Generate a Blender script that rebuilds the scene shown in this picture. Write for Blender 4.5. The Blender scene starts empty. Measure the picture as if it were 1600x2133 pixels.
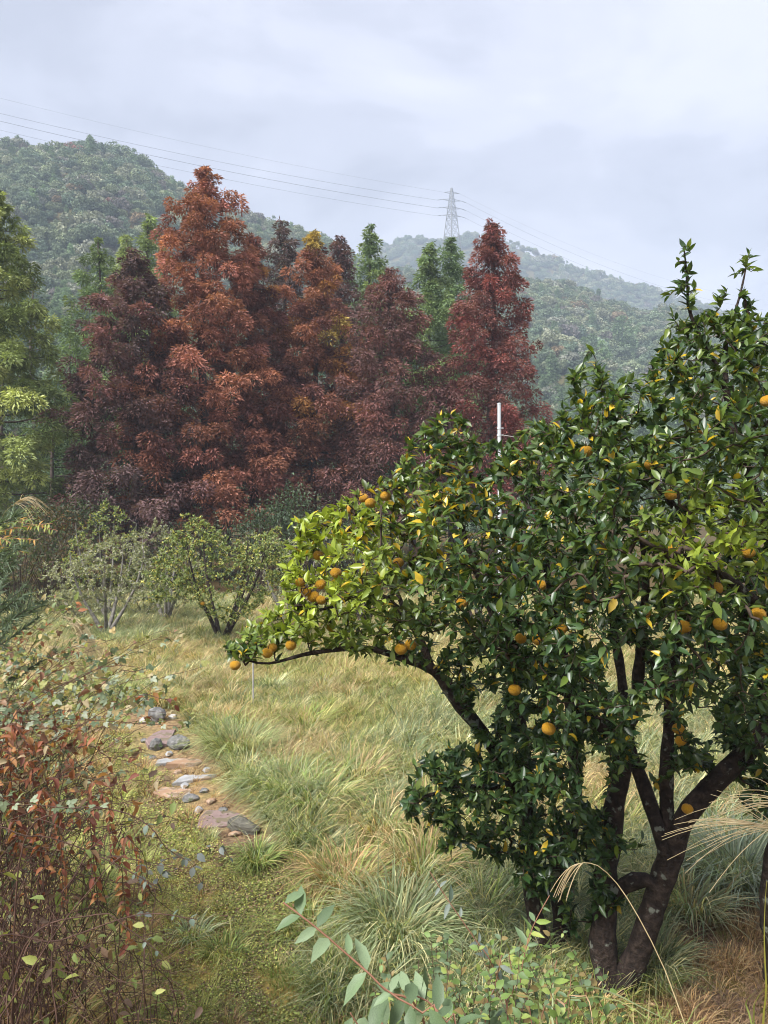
import bpy, math, random
import numpy as np
from mathutils import Matrix, Vector
R = math.radians
rng = np.random.default_rng(7)
random.seed(7)
scene = bpy.context.scene
col = scene.collection

# ------------------------------------------------------------------ camera
FPX, CX, HY, CAMZ = 1550.0, 800.0, 1050.0, 3.0      # photo pixels (1600 x 2133), horizon row, eye height
cam_d = bpy.data.cameras.new('camera')
cam = bpy.data.objects.new('camera', cam_d); col.objects.link(cam)
cam.location = (0, 0, CAMZ); cam.rotation_euler = (R(90), 0, 0)
cam_d.sensor_fit = 'VERTICAL'; cam_d.sensor_height = 34.6; cam_d.lens = FPX / 2133.0 * 34.6
cam_d.shift_y = -(1066.5 - HY) / 2133.0
cam_d.clip_start = 0.05; cam_d.clip_end = 4000
scene.camera = cam

# ------------------------------------------------------------------ sky, sun, exposure
SUN_EL, SUN_AZ = 54.0, -132.0            # azimuth measured from +Y towards +X
w = bpy.data.worlds.new('World'); scene.world = w; w.use_nodes = True
nt = w.node_tree; nt.nodes.clear()
def N(nt, typ, **kw):
    n = nt.nodes.new(typ)
    for k, v in kw.items():
        if k == 'i':
            for a, b in v.items(): n.inputs[a].default_value = b
        else: setattr(n, k, v)
    return n
def ramp(n, stops):
    e = n.color_ramp.elements
    while len(e) < len(stops): e.new(0.5)
    for k, (p, c) in enumerate(stops):
        e[k].position = p; e[k].color = (*c, 1) if len(c) == 3 else c
L = nt.links.new
tc = N(nt, 'ShaderNodeTexCoord')
mp = N(nt, 'ShaderNodeMapping'); mp.inputs['Scale'].default_value = (1.0, 1.0, 2.3); mp.inputs['Location'].default_value = (0.35, 0.2, 0.1)
n1 = N(nt, 'ShaderNodeTexNoise', i={'Scale': 2.7, 'Detail': 9.0, 'Roughness': 0.5, 'Distortion': 0.3})
cr = N(nt, 'ShaderNodeValToRGB'); ramp(cr, [(0.36, (0.53, 0.55, 0.665)), (0.45, (0.64, 0.66, 0.785)), (0.53, (0.75, 0.765, 0.895)), (0.64, (0.85, 0.86, 0.975))])
cr.color_ramp.interpolation = 'EASE'
sky = N(nt, 'ShaderNodeTexSky', sky_type='NISHITA', sun_disc=False, sun_elevation=R(SUN_EL), sun_rotation=R(SUN_AZ))
sc_ = N(nt, 'ShaderNodeVectorMath', operation='SCALE'); sc_.inputs['Scale'].default_value = 0.10
mx = N(nt, 'ShaderNodeMix', data_type='RGBA'); mx.inputs[0].default_value = 0.93
bg = N(nt, 'ShaderNodeBackground'); bg.inputs['Strength'].default_value = 0.615
ow = N(nt, 'ShaderNodeOutputWorld')
L(tc.outputs['Generated'], mp.inputs['Vector']); L(mp.outputs[0], n1.inputs['Vector']); L(n1.outputs['Fac'], cr.inputs[0])
L(sky.outputs[0], sc_.inputs[0]); L(sc_.outputs[0], mx.inputs[6]); L(cr.outputs[0], mx.inputs[7]); L(mx.outputs[2], bg.inputs[0]); L(bg.outputs[0], ow.inputs[0])
sd = bpy.data.lights.new('sun', 'SUN'); sd.energy = 5.0; sd.angle = R(26); sd.color = (1.0, 0.98, 0.945)
so = bpy.data.objects.new('sun', sd); col.objects.link(so); so.location = (-30, 0, 60)
sv = Vector((math.sin(R(SUN_AZ)) * math.cos(R(SUN_EL)), math.cos(R(SUN_AZ)) * math.cos(R(SUN_EL)), math.sin(R(SUN_EL))))
so.rotation_euler = sv.to_track_quat('Z', 'Y').to_euler()
vs = scene.view_settings; vs.view_transform = 'Standard'; vs.look = 'None'; vs.gamma = 1; vs.use_curve_mapping = False; vs.exposure = 0.95
cy = scene.cycles
cy.use_denoising = True; cy.max_bounces = 4; cy.diffuse_bounces = 3; cy.glossy_bounces = 1; cy.transmission_bounces = 2
cy.transparent_max_bounces = 4; cy.volume_bounces = 0; cy.use_adaptive_sampling = True; cy.adaptive_threshold = 0.012; cy.filter_width = 1.05

# ------------------------------------------------------------------ helpers
def px(x, y, D):
    return np.array([(x - CX) / FPX * D, D, CAMZ + (HY - y) / FPX * D])
def topx(P):
    P = np.asarray(P, float); return np.stack([CX + FPX * P[..., 0] / P[..., 1], HY - FPX * (P[..., 2] - CAMZ) / P[..., 1]], -1)
def nrm(v):
    return v / np.maximum(np.linalg.norm(v, axis=-1, keepdims=True), 1e-9)
def sstep(a, b, x):
    t = np.clip((np.asarray(x, float) - a) / (b - a), 0, 1); return t * t * (3 - 2 * t)
def rvec(n): return nrm(rng.normal(size=(n, 3)))
class MB:
    """collects vertices, faces (tri or quad arrays) and one colour per vertex"""
    def __init__(s): s.v, s.f, s.c, s.n = [], [], [], 0
    def add(s, v, f, c=None):
        v = np.asarray(v, float).reshape(-1, 3); f = np.asarray(f, np.int64)
        s.v.append(v); s.f.append(f + s.n)
        if c is None: c = (1, 1, 1)
        c = np.asarray(c, float)
        s.c.append(np.broadcast_to(c, (len(v), 3)) if c.ndim == 1 else c)
        s.n += len(v)
    def mesh(s, name, mat, smooth=True):
        me = bpy.data.meshes.new(name)
        v = np.concatenate(s.v).astype(np.float32); me.vertices.add(len(v)); me.vertices.foreach_set('co', v.ravel())
        tot = np.concatenate([np.full(len(f), f.shape[1], np.int32) for f in s.f]); idx = np.concatenate([f.ravel() for f in s.f]).astype(np.int32)
        me.loops.add(len(idx)); me.loops.foreach_set('vertex_index', idx)
        me.polygons.add(len(tot)); st = np.zeros(len(tot), np.int32); st[1:] = np.cumsum(tot)[:-1]
        me.polygons.foreach_set('loop_start', st)
        me.polygons.foreach_set('use_smooth', np.full(len(tot), smooth, bool))
        a = me.color_attributes.new('Col', 'FLOAT_COLOR', 'POINT')
        c = np.ones((len(v), 4), np.float32); c[:, :3] = np.concatenate(s.c); a.data.foreach_set('color', c.ravel())
        me.materials.append(mat); me.update(calc_edges=True); me.validate(); return me
    def obj(s, name, mat, parent=None, smooth=True): return link(name, s.mesh(name, mat, smooth), parent)
def link(name, me, parent=None):
    o = bpy.data.objects.new(name, me); col.objects.link(o)
    if parent is not None: o.parent = parent
    return o
def tag(o, label=None, cat=None, group=None, kind=None):
    if label: o['label'] = label
    if cat: o['category'] = cat
    if group: o['group'] = group
    if kind: o['kind'] = kind
    return o
def empty(name, loc, label, cat, group=None):
    o = bpy.data.objects.new(name, None); col.objects.link(o); o.location = tuple(loc); o.empty_display_size = 0.2
    return tag(o, label, cat, group)
def local(o, P): return np.asarray(P, float) - np.array(o.location)

def tube(mb, P, r, sides=6, c=(1, 1, 1), cap=True):
    P = np.asarray(P, float); n = len(P); r = np.broadcast_to(np.asarray(r, float), (n,))
    T = np.gradient(P, axis=0); T = nrm(T)
    ref = np.array([0, 0, 1.0]) if abs(T[0][2]) < 0.9 else np.array([1.0, 0, 0])
    U = nrm(np.cross(T, ref)); 
    for k in range(1, n):
        u = U[k - 1] - T[k] * np.dot(U[k - 1], T[k]); U[k] = u / max(np.linalg.norm(u), 1e-9)
    V = np.cross(T, U)
    a = np.arange(sides) * 2 * np.pi / sides
    ring = P[:, None] + r[:, None, None] * (np.cos(a)[None, :, None] * U[:, None] + np.sin(a)[None, :, None] * V[:, None])
    i = np.arange(n - 1)[:, None] * sides; j = np.arange(sides)[None]
    f = np.stack([i + j, i + (j + 1) % sides, i + sides + (j + 1) % sides, i + sides + j], -1).reshape(-1, 4)
    mb.add(ring, f, c)
    if cap:
        tip = P[-1] + T[-1] * r[-1] * 0.3
        mb.add(np.vstack([ring[-1], tip]), [[k, (k + 1) % sides, sides] for k in range(sides)], c if np.asarray(c).ndim == 1 else c[-1])
def smooth_path(P, step=0.05):
    """Catmull-Rom through points (any number of columns)"""
    P = np.asarray(P, float); Q = np.vstack([2 * P[0] - P[1], P, 2 * P[-1] - P[-2]]); out = []
    for k in range(1, len(Q) - 2):
        n = max(2, int(np.linalg.norm(Q[k + 1][:3] - Q[k][:3]) / step)); t = np.linspace(0, 1, n, endpoint=False)[:, None]
        p0, p1, p2, p3 = Q[k - 1], Q[k], Q[k + 1], Q[k + 2]
        out.append(0.5 * (2 * p1 + (p2 - p0) * t + (2 * p0 - 5 * p1 + 4 * p2 - p3) * t * t + (3 * p1 - p0 - 3 * p2 + p3) * t ** 3))
    out.append(P[-1:]); return np.vstack(out)
def box(mb, c, s, rz=0, col_=(1, 1, 1)):
    x, y, z = np.array(s) / 2
    v = np.array([[-x, -y, -z], [x, -y, -z], [x, y, -z], [-x, y, -z], [-x, -y, z], [x, -y, z], [x, y, z], [-x, y, z]])
    ca, sa = math.cos(rz), math.sin(rz); v = v @ np.array([[ca, sa, 0], [-sa, ca, 0], [0, 0, 1]]) + np.array(c)
    mb.add(v, [[0, 3, 2, 1], [4, 5, 6, 7], [0, 1, 5, 4], [1, 2, 6, 5], [2, 3, 7, 6], [3, 0, 4, 7]], col_)
def beam(mb, a, b, wd): tube(mb, [a, b], [wd / 2, wd / 2], 4, cap=False)

# leaf template: t along, s across, z out of plane
def leaf_tpl(fold=0.18, droop=0.16, wid=0.5):
    V = np.array([[0, 0, 0], [.28, -.42, fold], [.28, 0, 0], [.28, .42, fold], [.62, -.40, fold * .9], [.62, 0, 0], [.62, .40, fold * .9], [1, 0, 0]], float)
    V[:, 2] = V[:, 2] * wid - droop * V[:, 0] ** 2
    F = np.array([[0, 2, 1], [0, 3, 2], [1, 2, 5], [1, 5, 4], [2, 3, 6], [2, 6, 5], [4, 5, 7], [5, 6, 7]])
    return V, F
def leaf_tri():
    V0, F0 = leaf_tpl(.2, .18); V0 = V0 * [.62, .50, .62]; Vs, Fs = [], []
    for k, (a, sc) in enumerate(((0, 1.0), (1.1, .8), (-1.1, .8))):
        ca, sa = math.cos(a), math.sin(a); v = V0 * sc; v = np.c_[v[:, 0] * ca - v[:, 1] * sa + .30 - .08 * (k > 0), v[:, 0] * sa + v[:, 1] * ca, v[:, 2]]; Vs.append(v); Fs.append(F0 + k * len(V0))
    return np.vstack(Vs), np.vstack(Fs)
def frame(d, up):
    d = nrm(d); s = nrm(np.cross(d, up)); n = np.cross(s, d); return d, s, n
def leaves(mb, P, d, up, Ln, W, C, tpl):
    V, F = tpl; d, s, n = frame(d, up); k = len(P)
    X = P[:, None] + Ln[:, None, None] * V[None, :, :1] * d[:, None] + W[:, None, None] * V[None, :, 1:2] * s[:, None] + Ln[:, None, None] * V[None, :, 2:] * n[:, None]
    f = (F[None] + (np.arange(k) * len(V))[:, None, None]).reshape(-1, 3)
    mb.add(X.reshape(-1, 3), f, np.repeat(C, len(V), 0))
def leaf_mesh(name, mat, C, tpl):
    m = MB(); V, F = tpl; m.add(V, F, C); return m.mesh(name, mat)
def leaf_obj(name, me, parent, p, d, up, Ln, W):
    d, s, n = frame(d[None], up[None]); o = link(name, me, parent)
    M = Matrix.Identity(4)
    for k in range(3):
        M[k][0] = d[0][k] * Ln; M[k][1] = s[0][k] * W; M[k][2] = n[0][k] * Ln; M[k][3] = p[k] - (parent.location[k] if parent else 0)
    o.matrix_basis = M; return o
def blades(mb, P, az, Ln, W, lean, droop, C, segs=3):
    """arching grass blades; lean = horizontal reach share, droop = how far the tip falls"""
    k = len(P); t = np.linspace(0, 1, segs + 1)
    h = np.stack([np.cos(az), np.sin(az), np.zeros(k)], -1); s = np.stack([-np.sin(az + .6), np.cos(az + .6), np.zeros(k)], -1)
    x = lean[:, None] * t[None] ** 1.4 * Ln[:, None]; z = (t[None] - droop[:, None] * t[None] ** 2.4) * Ln[:, None] * np.sqrt(np.maximum(1 - lean[:, None] ** 2 * .6, .1))
    c = P[:, None] + x[..., None] * h[:, None]; c[..., 2] += z
    wd = W[:, None] * (1 - t[None] ** 2 * .93) * .5
    A = c - wd[..., None] * s[:, None]; B = c + wd[..., None] * s[:, None]
    V = np.stack([A, B], 2).reshape(k, -1, 3)
    f0 = np.array([[2 * q, 2 * q + 1, 2 * q + 3, 2 * q + 2] for q in range(segs)])
    f = (f0[None] + (np.arange(k) * 2 * (segs + 1))[:, None, None]).reshape(-1, 4)
    mb.add(V.reshape(-1, 3), f, np.repeat(C, 2 * (segs + 1), 0))
def vary(base, n, v=0.18, h=0.05):
    b = np.asarray(base, float); g = np.exp(rng.normal(0, v, (n, 1))); return np.clip(b * g * np.exp(rng.normal(0, h, (n, 3))), 0, 1)

# smooth value noise on numpy (sum of rotated sines; cheap and repeatable)
_ph = np.random.default_rng(3).uniform(0, 6.28, (40, 3))
def sn(x, y, s, o=0, oct_=4):
    v = 0; a = 1; tot = 0
    for k in range(oct_):
        p = _ph[(k * 3 + o) % 40]; q = _ph[(k * 3 + o + 1) % 40]
        f = s * 1.93 ** k; an = p[0]; u = (x * math.cos(an) + y * math.sin(an)) * f; w_ = (-x * math.sin(an) + y * math.cos(an)) * f
        v = v + a * np.sin(u + p[1] + 1.3 * np.sin(w_ * .7 + q[0])) * np.sin(w_ * 1.1 + p[2] + np.sin(u * .8 + q[1])); tot += a; a *= .55
    return v / tot

# ------------------------------------------------------------------ materials
def mat_foliage(name, rough=0.5, spec=0.4, trans=0.3, inst=False, noise=0.0, nscale=8.0):
    m = bpy.data.materials.new(name); m.use_nodes = True; t = m.node_tree; t.nodes.clear(); l = t.links.new
    a = N(t, 'ShaderNodeAttribute', attribute_name='tint' if inst == 'tint' else 'Col')
    if inst == 'tint': a.attribute_type = 'INSTANCER'
    src = a.outputs['Color']
    if inst == 'both':
        b = N(t, 'ShaderNodeAttribute', attribute_name='tint'); b.attribute_type = 'INSTANCER'
        mu = N(t, 'ShaderNodeMix', data_type='RGBA', blend_type='MULTIPLY'); mu.inputs[0].default_value = 1
        l(src, mu.inputs[6]); l(b.outputs['Color'], mu.inputs[7]); src = mu.outputs[2]
    if noise:
        tcn = N(t, 'ShaderNodeTexCoord'); no = N(t, 'ShaderNodeTexNoise', i={'Scale': nscale, 'Detail': 3.0})
        rp = N(t, 'ShaderNodeMapRange'); rp.inputs[1].default_value = .3; rp.inputs[2].default_value = .7; rp.inputs[3].default_value = 1 - noise; rp.inputs[4].default_value = 1 + noise
        mm = N(t, 'ShaderNodeVectorMath', operation='SCALE')
        l(tcn.outputs['Object'], no.inputs['Vector']); l(no.outputs['Fac'], rp.inputs[0]); l(src, mm.inputs[0]); l(rp.outputs[0], mm.inputs['Scale']); src = mm.outputs[0]
    p = N(t, 'ShaderNodeBsdfPrincipled', i={'Roughness': rough, 'Specular IOR Level': spec}); l(src, p.inputs['Base Color'])
    tr = N(t, 'ShaderNodeBsdfTranslucent'); g = N(t, 'ShaderNodeMix', data_type='RGBA', blend_type='MULTIPLY'); g.inputs[0].default_value = 1; g.inputs[7].default_value = (1.5, 1.5, .8, 1)
    l(src, g.inputs[6]); l(g.outputs[2], tr.inputs[0])
    ms = N(t, 'ShaderNodeMixShader'); ms.inputs[0].default_value = trans; o = N(t, 'ShaderNodeOutputMaterial')
    l(p.outputs[0], ms.inputs[1]); l(tr.outputs[0], ms.inputs[2]); l(ms.outputs[0], o.inputs[0]); return m
def mat_noise(name, stops, scale=6.0, detail=8.0, rough=.85, bump=.3, stretch=(1, 1, 1), spec=.3, coord='Object', spots=None, dist=.02, metal=0.0):
    m = bpy.data.materials.new(name); m.use_nodes = True; t = m.node_tree; l = t.links.new; p = t.nodes['Principled BSDF']
    p.inputs['Roughness'].default_value = rough; p.inputs['Specular IOR Level'].default_value = spec; p.inputs['Metallic'].default_value = metal
    c = N(t, 'ShaderNodeTexCoord'); mpp = N(t, 'ShaderNodeMapping'); mpp.inputs['Scale'].default_value = stretch
    no = N(t, 'ShaderNodeTexNoise', i={'Scale': scale, 'Detail': detail, 'Roughness': .62}); r_ = N(t, 'ShaderNodeValToRGB'); ramp(r_, stops)
    l(c.outputs[coord], mpp.inputs[0]); l(mpp.outputs[0], no.inputs['Vector']); l(no.outputs['Fac'], r_.inputs[0]); src = r_.outputs[0]
    if spots:
        sc2, colr, thr = spots; n2 = N(t, 'ShaderNodeTexNoise', i={'Scale': sc2, 'Detail': 4.0}); mr = N(t, 'ShaderNodeMapRange'); mr.inputs[1].default_value = thr; mr.inputs[2].default_value = thr + .05
        mi = N(t, 'ShaderNodeMix', data_type='RGBA'); mi.inputs[7].default_value = (*colr, 1)
        l(c.outputs[coord], n2.inputs['Vector']); l(n2.outputs['Fac'], mr.inputs[0]); l(mr.outputs[0], mi.inputs[0]); l(src, mi.inputs[6]); src = mi.outputs[2]
    l(src, p.inputs['Base Color'])
    if bump:
        b = N(t, 'ShaderNodeBump', i={'Strength': bump, 'Distance': dist}); l(no.outputs['Fac'], b.inputs['Height']); l(b.outputs[0], p.inputs['Normal'])
    return m
M_leaf = mat_foliage('yuzu_leaf', .34, .5, .28, noise=.25, nscale=30)
M_fol2 = mat_foliage('orchard_leaf', .5, .35, .3)
M_cedar = mat_foliage('cedar_needles', .7, .15, .22)
M_hill = mat_foliage('hill_leaves', .7, .12, .15, inst='both')
M_grass = mat_foliage('grass_blades', .55, .3, .3, inst='both')
M_tuss = mat_foliage('tussock_blades', .5, .35, .3)
M_dry = mat_foliage('dry_leaf', .65, .25, .25, noise=.3, nscale=25)
M_weed = mat_foliage('weed_leaf', .5, .35, .3, noise=.2, nscale=30)
M_bark = mat_noise('yuzu_bark', [(.25, (.010, .008, .007)), (.5, (.038, .026, .021)), (.75, (.10, .07, .055))], 22, rough=.85, bump=1.0, dist=.05, spots=(13, (.22, .23, .19), .62))
M_twig = mat_noise('twig_bark', [(.3, (.03, .02, .015)), (.7, (.10, .07, .05))], 30, bump=0)
M_gbark = mat_noise('grey_bark', [(.3, (.10, .085, .07)), (.7, (.32, .30, .27))], 16, bump=.3)
M_cbark = mat_noise('cedar_bark', [(.3, (.05, .035, .03)), (.7, (.16, .12, .10))], 5, stretch=(3, 3, .3), bump=.4)
M_stem = mat_noise('bramble_stem', [(.3, (.035, .02, .016)), (.7, (.13, .07, .05))], 20, bump=0)
M_red = mat_noise('red_stem', [(.3, (.20, .10, .06)), (.7, (.34, .17, .11))], 20, bump=0)
M_culm = mat_noise('grass_culm', [(.3, (.24, .18, .09)), (.7, (.38, .30, .16))], 20, bump=0)
M_plume = mat_foliage('plume', .7, .2, .35)
M_steel = mat_noise('galvanised', [(.3, (.50, .52, .55)), (.7, (.66, .68, .70))], 4, rough=.5, bump=0, metal=.2)
M_pylon = mat_noise('pylon_steel', [(.3, (.20, .205, .215)), (.7, (.30, .305, .31))], 2, rough=.6, bump=0)
M_wire = mat_noise('wire', [(.3, (.07, .07, .08)), (.7, (.11, .11, .12))], 2, bump=0)
M_stone = mat_noise('stone', [(.3, (.06, .062, .058)), (.5, (.14, .135, .13)), (.7, (.26, .25, .235))], 12, bump=.7, spots=(7, (.10, .11, .06), .6))
M_pale = mat_noise('pale_stone', [(.3, (.26, .25, .23)), (.7, (.50, .48, .45))], 14, bump=.5)
M_slab = mat_noise('pink_slab', [(.3, (.17, .115, .105)), (.7, (.27, .195, .18))], 9, bump=.6, spots=(8, (.15, .12, .08), .52))
M_orange = mat_noise('rusty_slab', [(.3, (.26, .15, .09)), (.5, (.34, .22, .14)), (.7, (.36, .34, .32))], 8, bump=.6, spots=(10, (.19, .14, .09), .55))
M_greys = mat_noise('grey_slab', [(.3, (.20, .20, .20)), (.7, (.40, .40, .40))], 9, bump=.6, spots=(10, (.20, .15, .10), .54))
M_log = mat_noise('weathered_wood', [(.3, (.035, .032, .025)), (.7, (.16, .15, .12))], 10, stretch=(1, 1, 6), bump=.6)
M_fruit = mat_noise('yuzu_peel', [(.3, (.56, .26, .012)), (.55, (.70, .36, .02)), (.8, (.78, .46, .04))], 9, rough=.45, bump=1.0, spec=.5, dist=.02, spots=(26, (.40, .19, .03), .70))

def mat_ground():
    m = bpy.data.materials.new('field_soil'); m.use_nodes = True; t = m.node_tree; l = t.links.new; p = t.nodes['Principled BSDF']; p.inputs['Roughness'].default_value = .95; p.inputs['Specular IOR Level'].default_value = .1
    c = N(t, 'ShaderNodeTexCoord'); a = N(t, 'ShaderNodeTexNoise', i={'Scale': .7, 'Detail': 6.0}); b = N(t, 'ShaderNodeTexNoise', i={'Scale': 22.0, 'Detail': 6.0, 'Roughness': .7})
    ra = N(t, 'ShaderNodeValToRGB'); ramp(ra, [(.35, (.17, .12, .07)), (.5, (.22, .18, .085)), (.66, (.16, .165, .05))])
    rb = N(t, 'ShaderNodeValToRGB'); ramp(rb, [(.3, (.35, .33, .3)), (.5, (.9, .9, .9)), (.72, (1.7, 1.6, 1.4))])
    mu = N(t, 'ShaderNodeMix', data_type='RGBA', blend_type='MULTIPLY'); mu.inputs[0].default_value = 1
    at = N(t, 'ShaderNodeAttribute', attribute_name='Col'); m2 = N(t, 'ShaderNodeMix', data_type='RGBA', blend_type='MULTIPLY'); m2.inputs[0].default_value = 1
    bp = N(t, 'ShaderNodeBump', i={'Strength': .9, 'Distance': .03})
    l(c.outputs['Object'], a.inputs[0]); l(c.outputs['Object'], b.inputs[0]); l(a.outputs[0], ra.inputs[0]); l(b.outputs[0], rb.inputs[0]); l(ra.outputs[0], mu.inputs[6]); l(rb.outputs[0], mu.inputs[7])
    l(mu.outputs[2], m2.inputs[6]); l(at.outputs['Color'], m2.inputs[7]); l(m2.outputs[2], p.inputs['Base Color']); l(b.outputs[0], bp.inputs['Height']); l(bp.outputs[0], p.inputs['Normal']); return m
M_ground = mat_ground()

# ------------------------------------------------------------------ ground
def gz(X, Y):
    X = np.asarray(X, float); Y = np.asarray(Y, float)
    yb = 3.4 + 1.7 * sstep(-.6, -1.7, X) + .3 * sstep(1.0, 2.5, X)
    bank = 1.4 * sstep(1, 0, (Y - .8) / (yb - .8))
    bumps = .05 * sn(X, Y, 1.3, 2) * sstep(.5, 4, Y) * (1 - sstep(40, 80, Y)) + .09 * sn(X, Y, .5, 9)
    return bank + bumps
def axis(dense0, dense1, step, far, g=1.18):
    a = list(np.arange(dense0, dense1, step)); s = step; v = a[-1]
    while v < far: s *= g; v += s; a.append(v)
    return a
xs = axis(0, 9, .12, 1500); xs = np.array([-v for v in xs[:0:-1]] + xs)
ys = axis(.0, 18, .12, 1500); ys = np.array([-40, -15, -6, -3, -1.5, -.6] + ys)
GX, GY = np.meshgrid(xs, ys); GZ = gz(GX, GY)
gm = MB(); nx_, ny_ = len(xs), len(ys)
ii = (np.arange(ny_ - 1)[:, None] * nx_ + np.arange(nx_ - 1)[None]).ravel()
gp = topx(np.stack([GX, np.maximum(GY, .5), GZ], -1).reshape(-1, 3))
gc = np.ones((GX.size, 3))
litter = np.exp(-((gp[:, 0] - 1500) / 170) ** 2 - ((gp[:, 1] - 2010) / 110) ** 2)          # dead brown litter under the yuzu
pathm = np.exp(-((gp[:, 0] - (362 + (gp[:, 1] - 1560) * .82)) / 72) ** 2) * sstep(1440, 1500, gp[:, 1]) * sstep(1830, 1700, gp[:, 1])
gc = gc * (1 - litter[:, None]) + litter[:, None] * np.array([1.0, .68, .55]); gc = gc * (1 - pathm[:, None]) + pathm[:, None] * np.array([1.35, 1.12, 1.30])
mossy = sstep(1760, 1840, gp[:, 1]) * sstep(720, 600, gp[:, 0]); gc = gc * (1 - mossy[:, None]) + mossy[:, None] * np.array([1.5, 1.45, .95])
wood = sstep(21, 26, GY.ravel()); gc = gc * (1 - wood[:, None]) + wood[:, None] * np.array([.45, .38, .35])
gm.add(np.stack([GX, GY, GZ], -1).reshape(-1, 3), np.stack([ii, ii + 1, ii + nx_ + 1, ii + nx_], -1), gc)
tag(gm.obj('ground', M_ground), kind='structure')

# ------------------------------------------------------------------ hills
def hill(name, ridge, foot, tree_h, seed, amp, power=1.15):
    rx = [r[0] for r in ridge]; ry = [r[1] for r in ridge]; rd = [r[2] for r in ridge]
    U = np.linspace(rx[0], rx[-1], 150); Vv = np.linspace(0, 1.5, 50)
    def surf(u, v):
        D1 = np.interp(u, rx, rd); zr = CAMZ + (HY - np.interp(u, rx, ry)) / FPX * D1 - tree_h
        D = foot + (D1 - foot) * v
        pr = np.where(v < 1, np.clip(v, 0, 1) ** power, 1 - (v - 1) * 1.1)
        X = (u - CX) / FPX * D
        z = zr * pr + amp * sn(X, D, .018 * 250 / max(foot, 60) * .6, seed) * np.clip(v, 0, 1) * np.clip(1.0 - v, 0, 1) * 4 - 3 * (1 - sstep(0, .1, v))
        return np.stack([X, D, z], -1)
    uu, vv = np.meshgrid(U, Vv); P = surf(uu, vv).reshape(-1, 3)
    m = MB(); k = (np.arange(len(Vv) - 1)[:, None] * len(U) + np.arange(len(U) - 1)[None]).ravel()
    m.add(P, np.stack([k, k + 1, k + len(U) + 1, k + len(U)], -1), (.5, .5, .45))
    o = m.obj(name, M_ground); tag(o, kind='structure'); return surf
ridge_left = [(-700, 470, 230), (-300, 330, 235), (0, 280, 240), (60, 276, 242), (110, 286, 245), (170, 274, 248), (240, 288, 252), (300, 312, 256), (350, 342, 260), (400, 386, 262), (480, 414, 275), (560, 442, 290), (640, 464, 300), (670, 480, 305), (720, 507, 310), (800, 570, 310), (900, 680, 300), (1000, 820, 290), (1050, 900, 280)]
ridge_mid = [(500, 640, 360), (700, 575, 360), (850, 545, 360), (1000, 552, 350), (1100, 570, 340), (1180, 578, 335), (1250, 608, 330), (1330, 638, 325), (1400, 622, 325), (1500, 645, 320), (1700, 700, 320), (2100, 760, 320)]
ridge_far = [(300, 640, 720), (600, 600, 720), (740, 530, 720), (800, 499, 720), (860, 484, 720), (920, 489, 715), (1000, 478, 710), (1060, 489, 705), (1120, 516, 700), (1200, 545, 695), (1300, 577, 690), (1400, 604, 690), (1500, 641, 690), (1600, 668, 690), (1800, 760, 690), (2100, 830, 690)]
hl = hill('hill_left', ridge_left, 78, 6, 4, 9)
hm = hill('hill_middle', ridge_mid, 100, 6, 11, 14)
hf = hill('hill_far', ridge_far, 380, 6, 17, 16, 1.3)

# crowns that are instanced over the far forest
def crown_round(seed, nl=9, nf=1300):
    r = np.random.default_rng(seed); m = MB()
    C = nrm(r.normal(size=(nl, 3))) * r.uniform(.35, .72, (nl, 1)) * [1, 1, .62]; C[:, 2] += .25; rad = r.uniform(.34, .56, nl)
    k = r.integers(0, nl, nf); u = nrm(r.normal(size=(nf, 3)) + [0, 0, .35]); P = C[k] + u * (rad[k] * r.uniform(.75, 1.06, nf))[:, None] * [1, 1, .8]
    n = nrm(u + r.normal(size=(nf, 3)) * .55); t = nrm(np.cross(n, r.normal(size=(nf, 3)))); b = np.cross(n, t); s = r.uniform(.05, .105, (nf, 1))
    V = np.stack([P - t * s, P - b * s * .7, P + t * s, P + b * s * .7], 1); lob = r.uniform(.75, 1.25, nl)[k]
    c = np.repeat((lob * r.uniform(.7, 1.3, nf))[:, None] * np.ones(3), 4, 0)
    m.add(V.reshape(-1, 3), np.arange(nf * 4).reshape(-1, 4), c); return m
def crown_cone(seed, nf=1500, hgt=3.0):
    r = np.random.default_rng(seed); m = MB(); nb = 70
    hb = r.uniform(0, 1, nb) ** 1.2; ab = r.uniform(0, 6.28, nb); rb = (1 - hb) ** .8 * .62 + .06; Cb = np.stack([np.cos(ab) * rb, np.sin(ab) * rb, hb * hgt - .6], -1); rr = .13 + .16 * (1 - hb)
    k = r.integers(0, nb, nf); u = nrm(r.normal(size=(nf, 3)) + [0, 0, .2]); P = Cb[k] + u * (rr[k] * r.uniform(.6, 1.1, nf))[:, None]
    d = nrm(u * [1, 1, .5] + [0, 0, -.25] + r.normal(size=(nf, 3)) * .3); t = nrm(np.cross(d, r.normal(size=(nf, 3)))); s = r.uniform(.07, .13, (nf, 1))
    V = np.stack([P - t * s * .35, P + t * s * .35, P + d * s * 1.6 + t * s * .12, P + d * s * 1.6 - t * s * .12], 1)
    c = np.repeat((r.uniform(.75, 1.25, nb)[k] * r.uniform(.75, 1.3, nf))[:, None] * np.ones(3), 4, 0)
    m.add(V.reshape(-1, 3), np.arange(nf * 4).reshape(-1, 4), c); return m
def proto_collection(name, meshes):
    c = bpy.data.collections.new(name)
    for k, me in enumerate(meshes):
        o = bpy.data.objects.new('%s_%02d' % (name, k), me); c.objects.link(o)
    return c
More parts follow.
